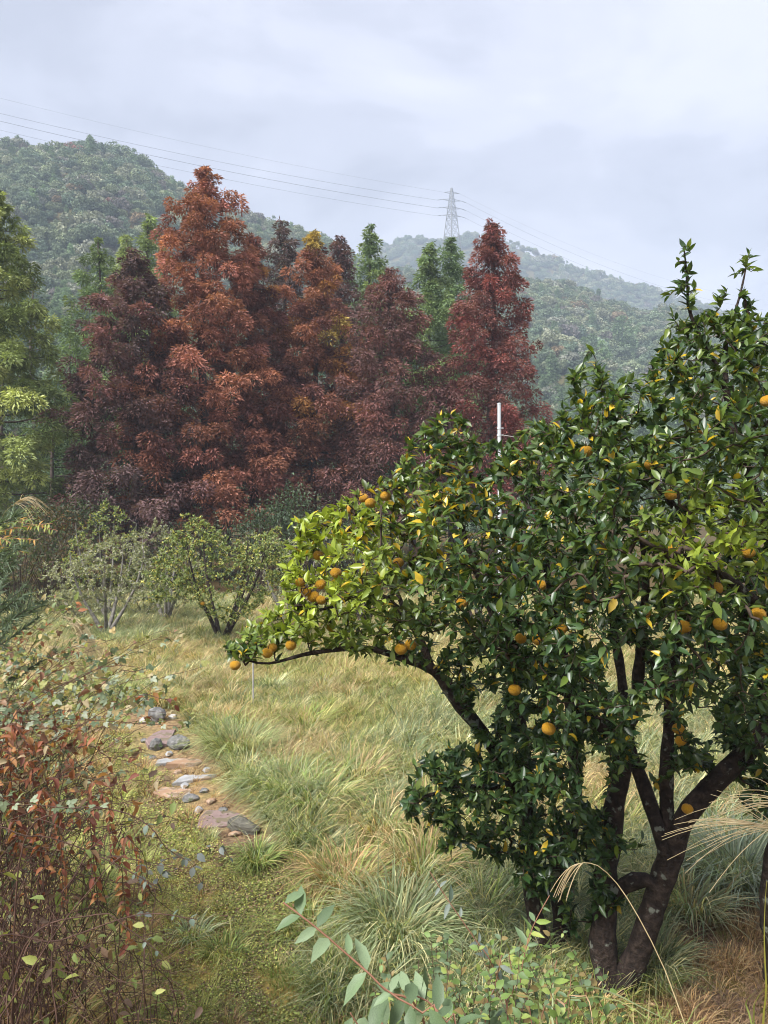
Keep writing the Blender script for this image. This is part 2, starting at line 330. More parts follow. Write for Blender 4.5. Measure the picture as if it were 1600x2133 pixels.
def scatter(name, coll, P, rot, scl, idx, tint):
    me = bpy.data.meshes.new(name); me.vertices.add(len(P)); me.vertices.foreach_set('co', np.asarray(P, np.float32).ravel())
    for nm, typ, arr in (('rot', 'FLOAT_VECTOR', rot), ('scl', 'FLOAT_VECTOR', scl), ('tint', 'FLOAT_VECTOR', tint)):
        a = me.attributes.new(nm, typ, 'POINT'); a.data.foreach_set('vector', np.asarray(arr, np.float32).ravel())
    a = me.attributes.new('idx', 'INT', 'POINT'); a.data.foreach_set('value', np.asarray(idx, np.int32))
    o = link(name, me); g = bpy.data.node_groups.new(name, 'GeometryNodeTree')
    g.interface.new_socket('Geometry', in_out='INPUT', socket_type='NodeSocketGeometry'); g.interface.new_socket('Geometry', in_out='OUTPUT', socket_type='NodeSocketGeometry')
    gi = N(g, 'NodeGroupInput'); go = N(g, 'NodeGroupOutput'); iop = N(g, 'GeometryNodeInstanceOnPoints'); ci = N(g, 'GeometryNodeCollectionInfo'); l = g.links.new
    ci.inputs['Collection'].default_value = coll; ci.inputs['Separate Children'].default_value = True; ci.inputs['Reset Children'].default_value = True; iop.inputs['Pick Instance'].default_value = True
    def na(n, t): q = N(g, 'GeometryNodeInputNamedAttribute', data_type=t); q.inputs['Name'].default_value = n; return q.outputs['Attribute']
    l(gi.outputs[0], iop.inputs['Points']); l(ci.outputs[0], iop.inputs['Instance']); l(na('idx', 'INT'), iop.inputs['Instance Index']); l(na('rot', 'FLOAT_VECTOR'), iop.inputs['Rotation']); l(na('scl', 'FLOAT_VECTOR'), iop.inputs['Scale']); l(iop.outputs[0], go.inputs[0])
    md = o.modifiers.new('scatter', 'NODES'); md.node_group = g
    return o
NR, NC = 5, 3
hill_protos = proto_collection('crowns', [crown_round(20 + k).mesh('crown', M_hill, False) for k in range(NR)] + [crown_cone(40 + k).mesh('conifer', M_hill, False) for k in range(NC)])
def forest(name, surf, n, u0, u1, vmax, size, pal, cone_fn, label):
    u = rng.uniform(u0, u1, n * 3); v = rng.uniform(.0, vmax, n * 3) ** .8
    P = surf(u, v); keep = rng.uniform(size=len(u)) < P[:, 1] / P[:, 1].max(); u, v, P = u[keep][:n], v[keep][:n], P[keep][:n]; m = len(u)
    cone = rng.uniform(size=m) < cone_fn(u, v, P)
    s = size * np.exp(rng.normal(0, .25, m)); s[cone] *= .75
    zone = sn(P[:, 0], P[:, 1], .03, 5, 3)
    base = np.array(pal)[rng.choice(len(pal), m, p=np.array([.26, .26, .22, .16, .10][:len(pal)]) / sum([.26, .26, .22, .16, .10][:len(pal)]))]
    tint = base * np.exp(rng.normal(0, .11, (m, 1)) + .2 * zone[:, None])
    odd = rng.uniform(size=m); tint[odd < .005] = (.26, .12, .10); tint[(odd > .005) & (odd < .02)] = (.22, .16, .09); tint[(odd > .03) & (odd < .07)] = (.16, .14, .13)
    tint[cone] = np.array([.14, .20, .10]) * np.exp(rng.normal(0, .2, (cone.sum(), 1)))
    big = np.exp(-((u - 1240) / 90) ** 2 - ((v - .62) / .2) ** 2) if name == 'forest_middle' else 0
    s = s * (1 + .55 * big)
    scl = np.stack([s, s, s * rng.uniform(.8, 1.15, m)], -1); rot = np.stack([np.zeros(m), np.zeros(m), rng.uniform(0, 6.28, m)], -1)
    P = P.copy(); P[:, 2] += s * .35
    idx = np.where(cone, NR + rng.integers(0, NC, m), rng.integers(0, NR, m))
    o = scatter(name, hill_protos, P, rot, scl, idx, tint); tag(o, label, 'forest', kind='stuff'); return o
palL = [(.15, .19, .115), (.19, .22, .125), (.125, .17, .11), (.24, .25, .165), (.26, .265, .21)]
forest('forest_left', hl, 5600, -450, 1000, 1.08, 2.35, palL, lambda u, v, P: np.where(v < .42, .75, .04), 'dense mixed forest covering the steep hill behind the cedars')
forest('forest_middle', hm, 6200, 560, 1950, 1.06, 2.6, palL, lambda u, v, P: np.where(v < .42, .55, .04), 'rounded evergreen forest on the lower slope behind the power pylon line')
forest('forest_far', hf, 8000, 500, 1900, 1.05, 3.5, palL, lambda u, v, P: np.full(len(u), .05), 'blue hazy forest on the far ridge behind the pylon')

# ------------------------------------------------------------------ cedars
def cedar(x, top, D, hw, bot, base, nb, ns, label, group, accents=None, profile=.72, base2=None, seed=0, dens=1.0):
    """tapered trunk, drooping boughs, each bough carrying shaggy billows of hanging sprays"""
    g = np.random.default_rng(seed + 100); X = (x - CX) / FPX * D; z0 = float(gz(X, D)) - .1
    ztop = CAMZ + (HY - top) / FPX * D; zb = CAMZ + (HY - bot) / FPX * D; rw = hw * 1.36 / FPX * D; H = ztop - z0
    t = empty('cedar_tree', (X, D, z0), label, 'tree', group)
    m = MB(); zz = np.linspace(0, H * .985, 14); wob = np.stack([.12 * np.sin(zz * .45 + seed), .12 * np.cos(zz * .37 + seed), zz], -1); wob[0, :2] = wob[1, :2]
    tube(m, wob, .27 * (H / 18) * (1 - zz / H * .96) + .02, 9); m.obj('trunk', M_cbark, t)
    # boughs
    nb = int(nb * 1.25)
    h = (np.arange(nb) + g.uniform(0, 1, nb)) / nb; h = h ** .88                       # 0 bottom .. 1 top
    az = np.arange(nb) * 2.399 + g.normal(0, .35, nb)
    lump = 1 + .12 * np.sin(h * 17 + seed) * (1 - h) + g.normal(0, .11, nb)
    rad = rw * ((1 - h) ** profile) * lump * np.clip((1 - h) * 5 + .45, .45, 1) + .05
    rad *= np.where(h < .12, .7 + h * 2.5, 1)
    zc = (zb - z0) + h * (ztop - zb)
    mbr = MB(); CC, RR, DD, CO, HH = [], [], [], [], []
    tone_b = np.exp(g.normal(0, .13, nb))
    for k in range(nb):
        d = np.array([math.cos(az[k]), math.sin(az[k]), 0]); L_ = rad[k]
        s_ = np.array([0, .35, .7, 1.0]); zoff = (-.12 * s_ + .22 * s_ ** 2) * L_ + s_ * g.uniform(-.1, .15) * L_
        pts = d[None] * (s_ * L_)[:, None]; pts[:, 2] += zc[k] + zoff - .25 * L_ * .4
        if k % 3 == 0 and L_ > .5: tube(mbr, pts, np.linspace(.032, .008, 4) * min(1.3, L_ / 2.5 + .4), 4)
        nbi = max(3, int(2 + L_ * 1.7))
        q = np.sort(g.uniform(.40 if L_ > 1.2 else .05, 1.0, nbi) ** .6); q[0] = g.uniform(.08, .38)
        
        c = np.stack([np.interp(q, s_, pts[:, j]) for j in range(3)], -1) + g.normal(0, .22, (nbi, 3)) * np.array([1, 1, .8]) * min(1, L_ * .5 + .2) + np.array([-d[1], d[0], 0]) * g.normal(0, .28, (nbi, 1)) * min(1.3, L_ * .35)
        CC.append(c); HH.append(np.full(nbi, h[k])); RR.append(np.clip(.20 + .075 * L_, .19, .44) * (D / 32) * g.uniform(.65, 1.3, nbi) * np.clip((1 - h[k]) * 7 + .38, .38, 1)); DD.append(np.repeat(d[None], nbi, 0))
        b = np.asarray(base, float)
        if base2 is not None: b = b + (np.asarray(base2) - b) * np.clip(.5 + .8 * math.sin(h[k] * 9 + az[k] * .5 + seed) * .6 + g.normal(0, .2), 0, 1)
        cb = np.repeat(b[None] * 1.2 * tone_b[k], nbi, 0) * np.exp(g.normal(0, .2, (nbi, 1)))
        CO.append(cb)
    C = np.concatenate(CC); Rr = np.concatenate(RR); Dd = np.concatenate(DD); Co = np.concatenate(CO)
    if accents:                                                                          # orange or green patches that stay with the billow
        wpos = C + np.array([X, D, z0]); pp = topx(wpos)
        for (ax, ay, ar, ac) in accents:
            near = (np.hypot(pp[:, 0] - ax, pp[:, 1] - ay) < ar * .95) & (C[:, 1] < 0.6) & (g.uniform(size=len(C)) < .85)
            Co[near] = np.array(ac) * np.exp(g.normal(0, .15, (near.sum(), 1)))
    n = int(ns * (1.65 if ns > 7000 else .6)); wt = Rr ** 1.3 * (1 + 1.0 * np.concatenate(HH)); k = g.choice(len(C), n, p=wt / wt.sum())
    u = nrm(g.normal(size=(n, 3)) + [0, 0, .65]); P = C[k] + u * (Rr[k] * g.uniform(.35, 1.0, n) ** .5)[:, None] * [1, 1, .8]
    d = nrm(u * [.9, .9, .5] + Dd[k] * .25 + [0, 0, -.5] + g.normal(size=(n, 3)) * .22)
    tt = nrm(np.cross(d, u + g.normal(size=(n, 3)) * .45)); Ls = g.uniform(.10, .22, n)[:, None] * max(1, D / 32); ws = g.uniform(.017, .032, n)[:, None] * max(1, D / 32)
    V = np.stack([P, P + d * Ls * .45 + tt * ws, P + d * Ls, P + d * Ls * .45 - tt * ws], 1)
    mc = MB(); cc = np.repeat(Co[k] * np.exp(g.normal(0, .2, (n, 1))), 4, 0)
    mc.add(V.reshape(-1, 3), np.arange(n * 4).reshape(n, 4), cc)
    tag(mc.obj('crown', M_cedar, t, False), kind='stuff')
    tag(mbr.obj('boughs', M_cbark, t), kind='stuff')
    return t
REDB = (.215, .092, .074); REDD = (.160, .072, .063); PURP = (.105, .073, .074); MARO = (.130, .073, .070); CRIM = (.195, .062, .055); RUST = (.285, .128, .078); ORNG = (.40, .20, .07)
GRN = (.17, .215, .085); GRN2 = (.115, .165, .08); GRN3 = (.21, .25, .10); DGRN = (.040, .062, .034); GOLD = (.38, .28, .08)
g1 = 'cedars along the far edge of the field'
cedar(-15, 385, 27, 118, 1190, (.26, .285, .11), 96, 46000, 'tall yellow-green cedar with shaggy hanging sprays left of the purple-brown cedar', g1, base2=(.15, .19, .075), seed=1, profile=.5)
cedar(205, 495, 39, 105, 1100, GRN, 60, 22000, 'mid green cedar rising behind the purple-brown cedar', g1, base2=GRN2, seed=2)
cedar(312, 448, 44, 72, 950, GRN, 50, 12000, 'narrow green cedar tip just left of the tallest red cedar', g1, seed=3)
cedar(262, 488, 47, 55, 950, GRN3, 50, 8000, 'pale green cedar tip behind the purple-brown cedar top', g1, seed=4)
cedar(278, 522, 28.5, 122, 1130, PURP, 92, 42000, 'dull purple-brown cedar with dead foliage beside the tallest red cedar', g1, base2=(.14, .064, .060), seed=5, profile=.55)
cedar(425, 345, 30, 128, 1115, REDB, 115, 62000, 'tallest rusty red-brown cedar standing above all the others', g1, base2=RUST, seed=6, profile=.50)
cedar(525, 492, 32, 98, 1080, REDD, 84, 34000, 'red-brown cedar leaning against the right side of the tallest cedar', g1, base2=REDB, seed=7, accents=[(560, 580, 28, ORNG), (600, 690, 22, RUST)])
cedar(588, 460, 36, 62, 1000, PURP, 60, 14000, 'slender dark purple cedar top between red-brown and orange-tipped cedars', g1, seed=8, profile=.5)
cedar(655, 482, 33, 100, 1060, REDD, 92, 38000, 'brown cedar with orange-gold tips on its right side', g1, base2=RUST, seed=9, accents=[(655, 500, 26, GOLD), (690, 605, 26, ORNG), (720, 760, 34, ORNG), (735, 850, 36, ORNG), (600, 680, 20, ORNG), (755, 925, 30, RUST), (700, 690, 24, GOLD), (640, 850, 25, ORNG)], profile=.62)
cedar(710, 490, 38, 80, 1000, MARO, 60, 16000, 'dusky brown cedar behind the orange-tipped cedar', g1, seed=10)
cedar(772, 466, 43, 74, 950, GRN2, 54, 14000, 'green cedar top between the dusky brown and maroon cedars', g1, seed=11, base2=GRN)
cedar(815, 560, 32, 105, 1080, MARO, 92, 36000, 'broad maroon-brown cedar with a low rounded top', g1, base2=REDD, seed=12, profile=.5)
cedar(895, 506, 41, 84, 1000, GRN, 60, 20000, 'olive green cedar standing left of the crimson cedar', g1, base2=GRN2, seed=13)
cedar(940, 492, 44, 60, 950, GRN2, 50, 12000, 'dark green narrow cedar in front of the pylon legs', g1, seed=14)
cedar(1025, 460, 33, 104, 1080, CRIM, 105, 42000, 'crimson red pointed cedar at the right end of the row', g1, base2=REDD, seed=15, profile=.66)
g2 = 'dark green cedars in the shaded wood'
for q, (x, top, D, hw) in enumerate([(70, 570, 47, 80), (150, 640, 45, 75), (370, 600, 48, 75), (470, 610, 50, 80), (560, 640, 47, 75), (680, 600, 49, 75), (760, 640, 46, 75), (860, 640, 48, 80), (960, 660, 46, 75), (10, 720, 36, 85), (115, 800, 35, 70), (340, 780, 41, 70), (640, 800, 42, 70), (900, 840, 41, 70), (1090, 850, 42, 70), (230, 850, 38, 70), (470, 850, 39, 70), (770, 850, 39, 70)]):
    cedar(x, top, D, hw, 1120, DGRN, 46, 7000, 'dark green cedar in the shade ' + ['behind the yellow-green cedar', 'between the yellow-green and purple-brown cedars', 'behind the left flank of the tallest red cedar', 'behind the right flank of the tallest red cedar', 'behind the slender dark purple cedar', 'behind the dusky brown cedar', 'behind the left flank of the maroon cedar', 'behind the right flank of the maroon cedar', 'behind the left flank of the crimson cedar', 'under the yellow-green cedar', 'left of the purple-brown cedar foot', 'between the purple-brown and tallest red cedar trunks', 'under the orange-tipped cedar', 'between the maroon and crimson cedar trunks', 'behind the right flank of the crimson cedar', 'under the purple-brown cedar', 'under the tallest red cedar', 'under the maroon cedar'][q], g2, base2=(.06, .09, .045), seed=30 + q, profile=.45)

# ------------------------------------------------------------------ yuzu trees
def limb(*pts): return smooth_path(np.array([[*px(a, b, c), r] for (a, b, c, r) in pts]), .05)
A_limbs = [
 limb((1270, 2095, 4.50, 0.118), (1262, 2030, 4.52, 0.096), (1258, 1940, 4.55, 0.077), (1262, 1840, 4.6, 0.066), (1275, 1730, 4.6, 0.06), (1290, 1620, 4.6, 0.056), (1298, 1550, 4.6, 0.052)),
 limb((1275, 2065, 4.50, 0.085), (1320, 2000, 4.48, 0.077), (1362, 1890, 4.46, 0.071), (1392, 1800, 4.45, 0.069), (1425, 1705, 4.42, 0.06), (1490, 1630, 4.38, 0.058), (1560, 1560, 4.32, 0.055), (1625, 1460, 4.3, 0.049), (1650, 1320, 4.3, 0.041), (1620, 1180, 4.3, 0.038), (1560, 1000, 4.3, 0.03), (1525, 880, 4.35, 0.022)),
 limb((1392, 1800, 4.45, 0.058), (1372, 1720, 4.5, 0.046), (1342, 1640, 4.6, 0.041), (1312, 1560, 4.7, 0.042), (1302, 1480, 4.8, 0.036), (1290, 1380, 4.9, 0.03), (1270, 1250, 5.0, 0.022), (1250, 1100, 5.0, 0.015)),
 limb((1400, 1770, 4.45, 0.046), (1392, 1700, 4.5, 0.045), (1388, 1600, 4.5, 0.04), (1394, 1500, 4.5, 0.036), (1402, 1400, 4.5, 0.03), (1425, 1250, 4.45, 0.026), (1430, 1110, 4.4, 0.022), (1365, 1010, 4.4, 0.017), (1270, 955, 4.4, 0.01)),
 limb((1298, 1550, 4.6, 0.046), (1235, 1500, 4.5, 0.045), (1190, 1450, 4.4, 0.036), (1110, 1390, 4.3, 0.024), (1060, 1330, 4.2, 0.016)),
 limb((1298, 1550, 4.6, 0.041), (1325, 1450, 4.55, 0.036), (1335, 1340, 4.4, 0.03), (1345, 1200, 4.2, 0.02), (1330, 1080, 4.0, 0.012)),
 limb((1525, 880, 4.35, 0.02), (1500, 780, 4.35, 0.015), (1440, 660, 4.35, 0.01), (1432, 590, 4.35, 0.007), (1425, 515, 4.35, 0.004)),
 limb((1525, 880, 4.35, 0.018), (1510, 740, 4.35, 0.012), (1540, 620, 4.35, 0.007), (1558, 540, 4.35, 0.004)),
 limb((1650, 1320, 4.3, 0.04), (1560, 1240, 3.9, 0.026), (1480, 1180, 3.6, 0.018), (1400, 1150, 3.45, 0.01)),
 limb((1268, 1880, 4.55, 0.046), (1300, 1845, 4.5, 0.045), (1345, 1832, 4.45, 0.044), (1368, 1850, 4.44, 0.046)),
]
B_limbs = [
 limb((1150, 2040, 4.85, 0.08), (1125, 1960, 4.85, 0.06), (1105, 1850, 4.85, 0.052), (1098, 1720, 4.8, 0.046), (1095, 1600, 4.8, 0.041), (1070, 1420, 4.8, 0.036), (1020, 1260, 4.8, 0.026), (965, 1110, 4.8, 0.018), (935, 960, 4.8, 0.01), (940, 880, 4.8, 0.005)),
 limb((1155, 2035, 4.85, 0.074), (1168, 1940, 4.9, 0.055), (1163, 1820, 4.9, 0.046), (1195, 1700, 4.95, 0.044), (1195, 1520, 5.0, 0.045), (1155, 1270, 5.0, 0.03), (1120, 1060, 5.0, 0.018), (1130, 900, 5.0, 0.008)),
 limb((1100, 1710, 4.8, 0.041), (1040, 1580, 4.7, 0.041), (955, 1460, 4.6, 0.043), (905, 1400, 4.55, 0.034), (840, 1372, 4.5, 0.024), (760, 1350, 4.5, 0.02), (650, 1360, 4.5, 0.014), (560, 1382, 4.5, 0.009), (500, 1372, 4.5, 0.005)),
 limb((905, 1400, 4.55, 0.028), (850, 1290, 4.55, 0.02), (770, 1232, 4.55, 0.015), (690, 1265, 4.55, 0.01), (640, 1275, 4.55, 0.006)),
 limb((850, 1290, 4.55, 0.016), (800, 1180, 4.6, 0.012), (730, 1110, 4.6, 0.008), (660, 1090, 4.6, 0.005)),
 limb((1040, 1640, 4.75, 0.022), (960, 1640, 4.6, 0.015), (880, 1660, 4.5, 0.009)),
 limb((1060, 1700, 4.75, 0.02), (1030, 1740, 4.6, 0.014), (960, 1740, 4.5, 0.009)),
]
C_limbs = [limb((1632, 2050, 4.2, .10), (1618, 1930, 4.2, .075), (1612, 1820, 4.2, .065), (1640, 1720, 4.3, .055), (1660, 1600, 4.4, .04), (1700, 1480, 4.5, .03))]
crown_poly = [(462, 1350), (500, 1308), (560, 1268), (592, 1240), (578, 1200), (612, 1130), (600, 1078), (645, 1078), (668, 1062), (705, 1040), (770, 1008), (800, 1000), (825, 950), (860, 905), (900, 872), (940, 848), (985, 880), (1035, 935), (1100, 880), (1160, 862), (1195, 770), (1230, 742), (1290, 790), (1345, 770), (1372, 690), (1400, 700), (1450, 640), (1500, 660), (1540, 620), (1600, 650), (1720, 620), (1860, 850), (1860, 1500), (1720, 1690), (1600, 1680), (1500, 1590), (1400, 1640), (1290, 1900), (1190, 1950), (1090, 1850), (1025, 1790), (930, 1795), (880, 1725), (828, 1685), (845, 1600), (890, 1560), (940, 1550), (1010, 1560), (985, 1510), (960, 1470), (930, 1430), (860, 1390), (760, 1380), (700, 1350), (620, 1340), (560, 1365), (500, 1392), (468, 1368)]
holes = [(1305, 1395, 40, 60), (1370, 1540, 38, 75), (1320, 1680, 55, 70), (1440, 1660, 70, 55), (1010, 1480, 25, 40), (1240, 1620, 25, 60), (1215, 1850, 18, 80), (1460, 1500, 30, 40), (1330, 1820, 60, 60)]
def in_poly(P, poly):
    poly = np.array(poly, float); x, y = P[:, 0], P[:, 1]; ins = np.zeros(len(P), bool); dist = np.full(len(P), 1e9)
    for a, b in zip(poly, np.roll(poly, -1, 0)):
        c = ((a[1] > y) != (b[1] > y)) & (x < (b[0] - a[0]) * (y - a[1]) / (b[1] - a[1] + 1e-9) + a[0]); ins ^= c
        ab = b - a; t = np.clip(((P - a) @ ab) / (ab @ ab), 0, 1); dist = np.minimum(dist, np.hypot(*(P - a - t[:, None] * ab).T))
    return ins, dist
FRUIT = [(490, 1386, 4.45), (557, 1360, 4.42), (567, 1349, 4.46), (606, 1344, 4.42), (636, 1232, 4.4), (653, 1243, 4.42), (669, 1250, 4.4), (625, 1213, 4.45), (668, 1217, 4.45), (700, 1193, 4.4), (663, 1157, 4.5), (757, 1037, 4.55), (772, 1048, 4.5), (803, 1033, 4.5), (731, 1062, 4.55), (835, 1352, 4.25), (855, 1343, 4.28), (1072, 1437, 3.9), (1143, 1518, 3.7), (1121, 1333, 3.9), (1126, 1219, 4.0), (1170, 1310, 4.0), (1224, 1245, 3.95), (1340, 1277, 3.8), (1425, 1305, 3.4), (1500, 1300, 3.4), (1580, 1280, 3.35), (1398, 1030, 3.9), (1355, 968, 4.1), (1221, 940, 4.2), (1467, 893, 3.8), (1597, 835, 3.6), (1405, 1145, 3.6), (1418, 1543, 4.2), (1413, 1518, 4.3), (1432, 1685, 4.3), (963, 1255, 4.2), (830, 1172, 4.35), (1085, 1330, 3.95), (1047, 1180, 4.2), (1490, 1225, 3.5), (1560, 1150, 3.6)]
def grow(limb_sets, tips, trees, mats, tip_len=.22, lsize=.075, seed=0, leaf_fn=None, nleaf=11, npart=300, leafmat=None, leafname='leaf', fruit=(), twigmat=None, barkmat=None, part_tpl=None):
    """limb_sets: one list of limbs per tree. Twigs reach every tip by the shortest way, leaves sit round the last stretch."""
    g = np.random.default_rng(seed); n0 = []; own = []; par = []; lim = []
    for ti, ls in enumerate(limb_sets):
        for Lb in ls:
            for q in range(len(Lb)): n0.append(Lb[q, :3]); own.append(ti)
    nodes = np.array(n0); own = np.array(own); K = len(nodes); cap = K + len(tips) * 14
    buf = np.zeros((cap, 3)); buf[:K] = nodes; ob = np.zeros(cap, int); ob[:K] = own; cnt = np.zeros(cap, int); par = np.full(cap, -1)
    d0 = np.array([((nodes - t) ** 2).sum(1).min() for t in tips]); order = np.argsort(d0); paths = []
    for i in order:
        t = tips[i]; dd = ((buf[:K] - t) ** 2).sum(1); dd[:K] += .0  
        j = int(np.argmin(dd)); dist = math.sqrt(dd[j])
        if dist < .045: continue
        n = max(3, int(dist / .09) + 1); s = np.linspace(0, 1, n + 1)[1:]
        P = buf[j] + (t - buf[j]) * s[:, None]; P += g.normal(0, .012, P.shape) * np.sin(s * np.pi)[:, None]; P[:, 2] -= .10 * dist * np.sin(s * np.pi)
        ids = np.arange(K, K + n); buf[ids] = P; ob[ids] = ob[j]; par[ids[0]] = j; par[ids[1:]] = ids[:-1]; K += n; paths.append((j, ids))
        if K + 40 > cap: break
    for (j, ids) in paths:
        q = ids[-1]
        while q >= 0: cnt[q] += 1; q = par[q]
    out = []
    for ti, t in enumerate(trees):
        for q, Lb in enumerate(limb_sets[ti]):
            m = MB(); P = Lb[:, :3].copy(); r = Lb[:, 3].copy(); s = np.linspace(0, 1, len(P)); r *= 1 + .07 * np.sin(s * 31 + q) + .05 * g.normal(size=len(P))
            P += np.stack([np.sin(s * 23 + q), np.cos(s * 19 + q), np.zeros(len(P))], -1) * (r * .12)[:, None]
            tube(m, local(t, P), r, 10 if r[0] > .05 else 6); m.obj('trunk' if q == 0 else 'limb', barkmat or M_bark, t)
        m = MB()
        for (j, ids) in paths:
            if ob[j] != ti: continue
            P = np.vstack([buf[j], buf[ids]]); c = np.concatenate([[cnt[ids[0]]], cnt[ids]]); r = np.clip(.0017 * np.sqrt(c) + .0006, .002, .02)
            tube(m, local(t, P), r, 3)
        if m.n: tag(m.obj('twigs', twigmat or M_twig, t), kind='stuff')
    # leaves
    LP, LD, LU, LO, LT = [], [], [], [], []
    for (j, ids) in paths:
        P = np.vstack([buf[j], buf[ids]]); d = nrm(P[-1] - P[-2]); L_ = min(tip_len, np.linalg.norm(P[-1] - P[0]) + .05)
        n = max(3, int(nleaf * g.uniform(.7, 1.3)))
        s = g.uniform(0, 1, n) ** .7; base = P[-1] - d * (1 - s)[:, None] * L_
        if np.linalg.norm(P[-1] - P[0]) > .05: 
            cum = np.concatenate([[0], np.cumsum(np.linalg.norm(np.diff(P, axis=0), axis=1))]); at = np.clip(cum[-1] - (1 - s) * tip_len, 0, cum[-1]); base = np.stack([np.interp(at, cum, P[:, q]) for q in range(3)], -1)
        a = np.arange(n) * 2.4 + g.uniform(0, 6); u = nrm(np.cross(d, [0.3, .2, 1])); v = np.cross(d, u)
        ld = nrm(d * g.uniform(.25, .95, (n, 1)) + (np.cos(a)[:, None] * u + np.sin(a)[:, None] * v) * .85 + np.array([0, 0, .12]) + g.normal(0, .2, (n, 3)))
        LP.append(base); LD.append(ld); LU.append(nrm(np.array([0, -.15, 1]) + g.normal(0, .42, (n, 3)))); LO.append(np.full(n, ob[j])); LT.append(s)
    LP, LD, LU, LO, LT = map(np.concatenate, (LP, LD, LU, LO, LT)); n = len(LP)
    Ln = lsize * g.uniform(.65, 1.3, n); W = Ln * g.uniform(.40, .52, n)
    C = leaf_fn(LP, LT, g)
    pp = topx(LP + LD * Ln[:, None] * .5); dep = LP[:, 1]; keep = np.ones(n, bool)
    for (fx, fy, fd) in fruit:                                   # the leaves stand apart where a fruit hangs
        rr = np.hypot(pp[:, 0] - fx, pp[:, 1] - fy); keep &= ~((rr < 17) & (dep < fd + .02) & (g.uniform(size=n) < (.9 if fx < 900 or (fx, fy) in ((1143, 1518), (1425, 1305), (1072, 1437), (1121, 1333)) else .55)))
    for (hx, hy, hw_, hh) in (holes if fruit else ()):
        keep &= ~((((pp[:, 0] - hx) / hw_) ** 2 + ((pp[:, 1] - hy) / hh) ** 2 < 1) & (g.uniform(size=n) < .55))
    tpl = leaf_tpl()
    for ti, t in enumerate(trees):
        sel = np.where(keep & (LO == ti))[0]
        if not len(sel): continue
        pick = np.zeros(0, int)
        if npart:
            vis = sel[(pp[sel, 0] > 0) & (pp[sel, 0] < 1600) & (pp[sel, 1] > 0) & (pp[sel, 1] < 2133)]
            cell = (pp[vis, 0] // 16).astype(int) * 1000 + (pp[vis, 1] // 16).astype(int); o_ = np.lexsort((dep[vis], cell)); first = np.ones(len(o_), bool); first[1:] = cell[o_][1:] != cell[o_][:-1]
            cand = vis[o_[first]]
            dsc, ssc, nsc = frame(LD[cand], LU[cand]); view = nrm(LP[cand] - np.array([0, 0, CAMZ])); area = Ln[cand] * W[cand] / dep[cand] ** 2 * (.15 + np.abs((nsc * view).sum(1)))
            pick = cand[np.argsort(-area)[:npart]]
            cm = {}
            for q in pick:
                key = tuple(np.round(C[q] * 40) / 40 if C[q].max() > .1 else np.round(C[q] * 70) / 70)
                if key not in cm: cm[key] = leaf_mesh('leaf', leafmat or M_leaf, np.maximum(key, .008), tpl)
                leaf_obj(leafname, cm[key], t, LP[q], LD[q], LU[q], Ln[q], W[q])
        rest = np.setdiff1d(sel, pick); m = MB(); leaves(m, local(t, LP[rest]), LD[rest], LU[rest], Ln[rest], W[rest], C[rest], tpl)
        tag(m.obj('foliage', leafmat or M_leaf, t), kind='stuff')
    return buf[:K], ob[:K]
def yuzu_col(P, s, g):
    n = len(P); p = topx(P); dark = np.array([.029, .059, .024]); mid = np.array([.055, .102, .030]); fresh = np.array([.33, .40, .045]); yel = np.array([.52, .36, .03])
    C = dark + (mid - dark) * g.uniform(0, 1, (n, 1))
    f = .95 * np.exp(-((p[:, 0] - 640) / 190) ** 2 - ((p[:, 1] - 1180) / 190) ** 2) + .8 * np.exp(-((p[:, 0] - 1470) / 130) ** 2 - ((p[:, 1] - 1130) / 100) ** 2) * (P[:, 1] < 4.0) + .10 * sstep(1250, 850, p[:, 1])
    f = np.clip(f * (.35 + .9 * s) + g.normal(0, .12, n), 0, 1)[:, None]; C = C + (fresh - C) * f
    py = .02 + .12 * np.exp(-((p[:, 0] - 900) / 260) ** 2 - ((p[:, 1] - 1060) / 160) ** 2) + .05 * np.exp(-((p[:, 0] - 1330) / 160) ** 2 - ((p[:, 1] - 800) / 120) ** 2)
    yl = g.uniform(size=n) < py; C[yl] = yel * g.uniform(.7, 1.15, (yl.sum(), 1)) * np.array([1, 1, 1.]); return C * np.exp(g.normal(0, .14, (n, 1)))
tree_A = empty('yuzu_tree', px(1268, 2085, 4.5), 'large fruiting yuzu tree whose thick trunk forks low into a curved right stem', 'tree', 'yuzu trees')
tree_B = empty('yuzu_tree', px(1152, 2035, 4.85), 'fruiting yuzu tree with twin stems and a long fruit-laden limb reaching over the grass', 'tree', 'yuzu trees')
tree_C = empty('yuzu_tree', px(1632, 2045, 4.2), 'dark yuzu trunk cut by the picture edge beside the pampas plume', 'tree', 'yuzu trees')
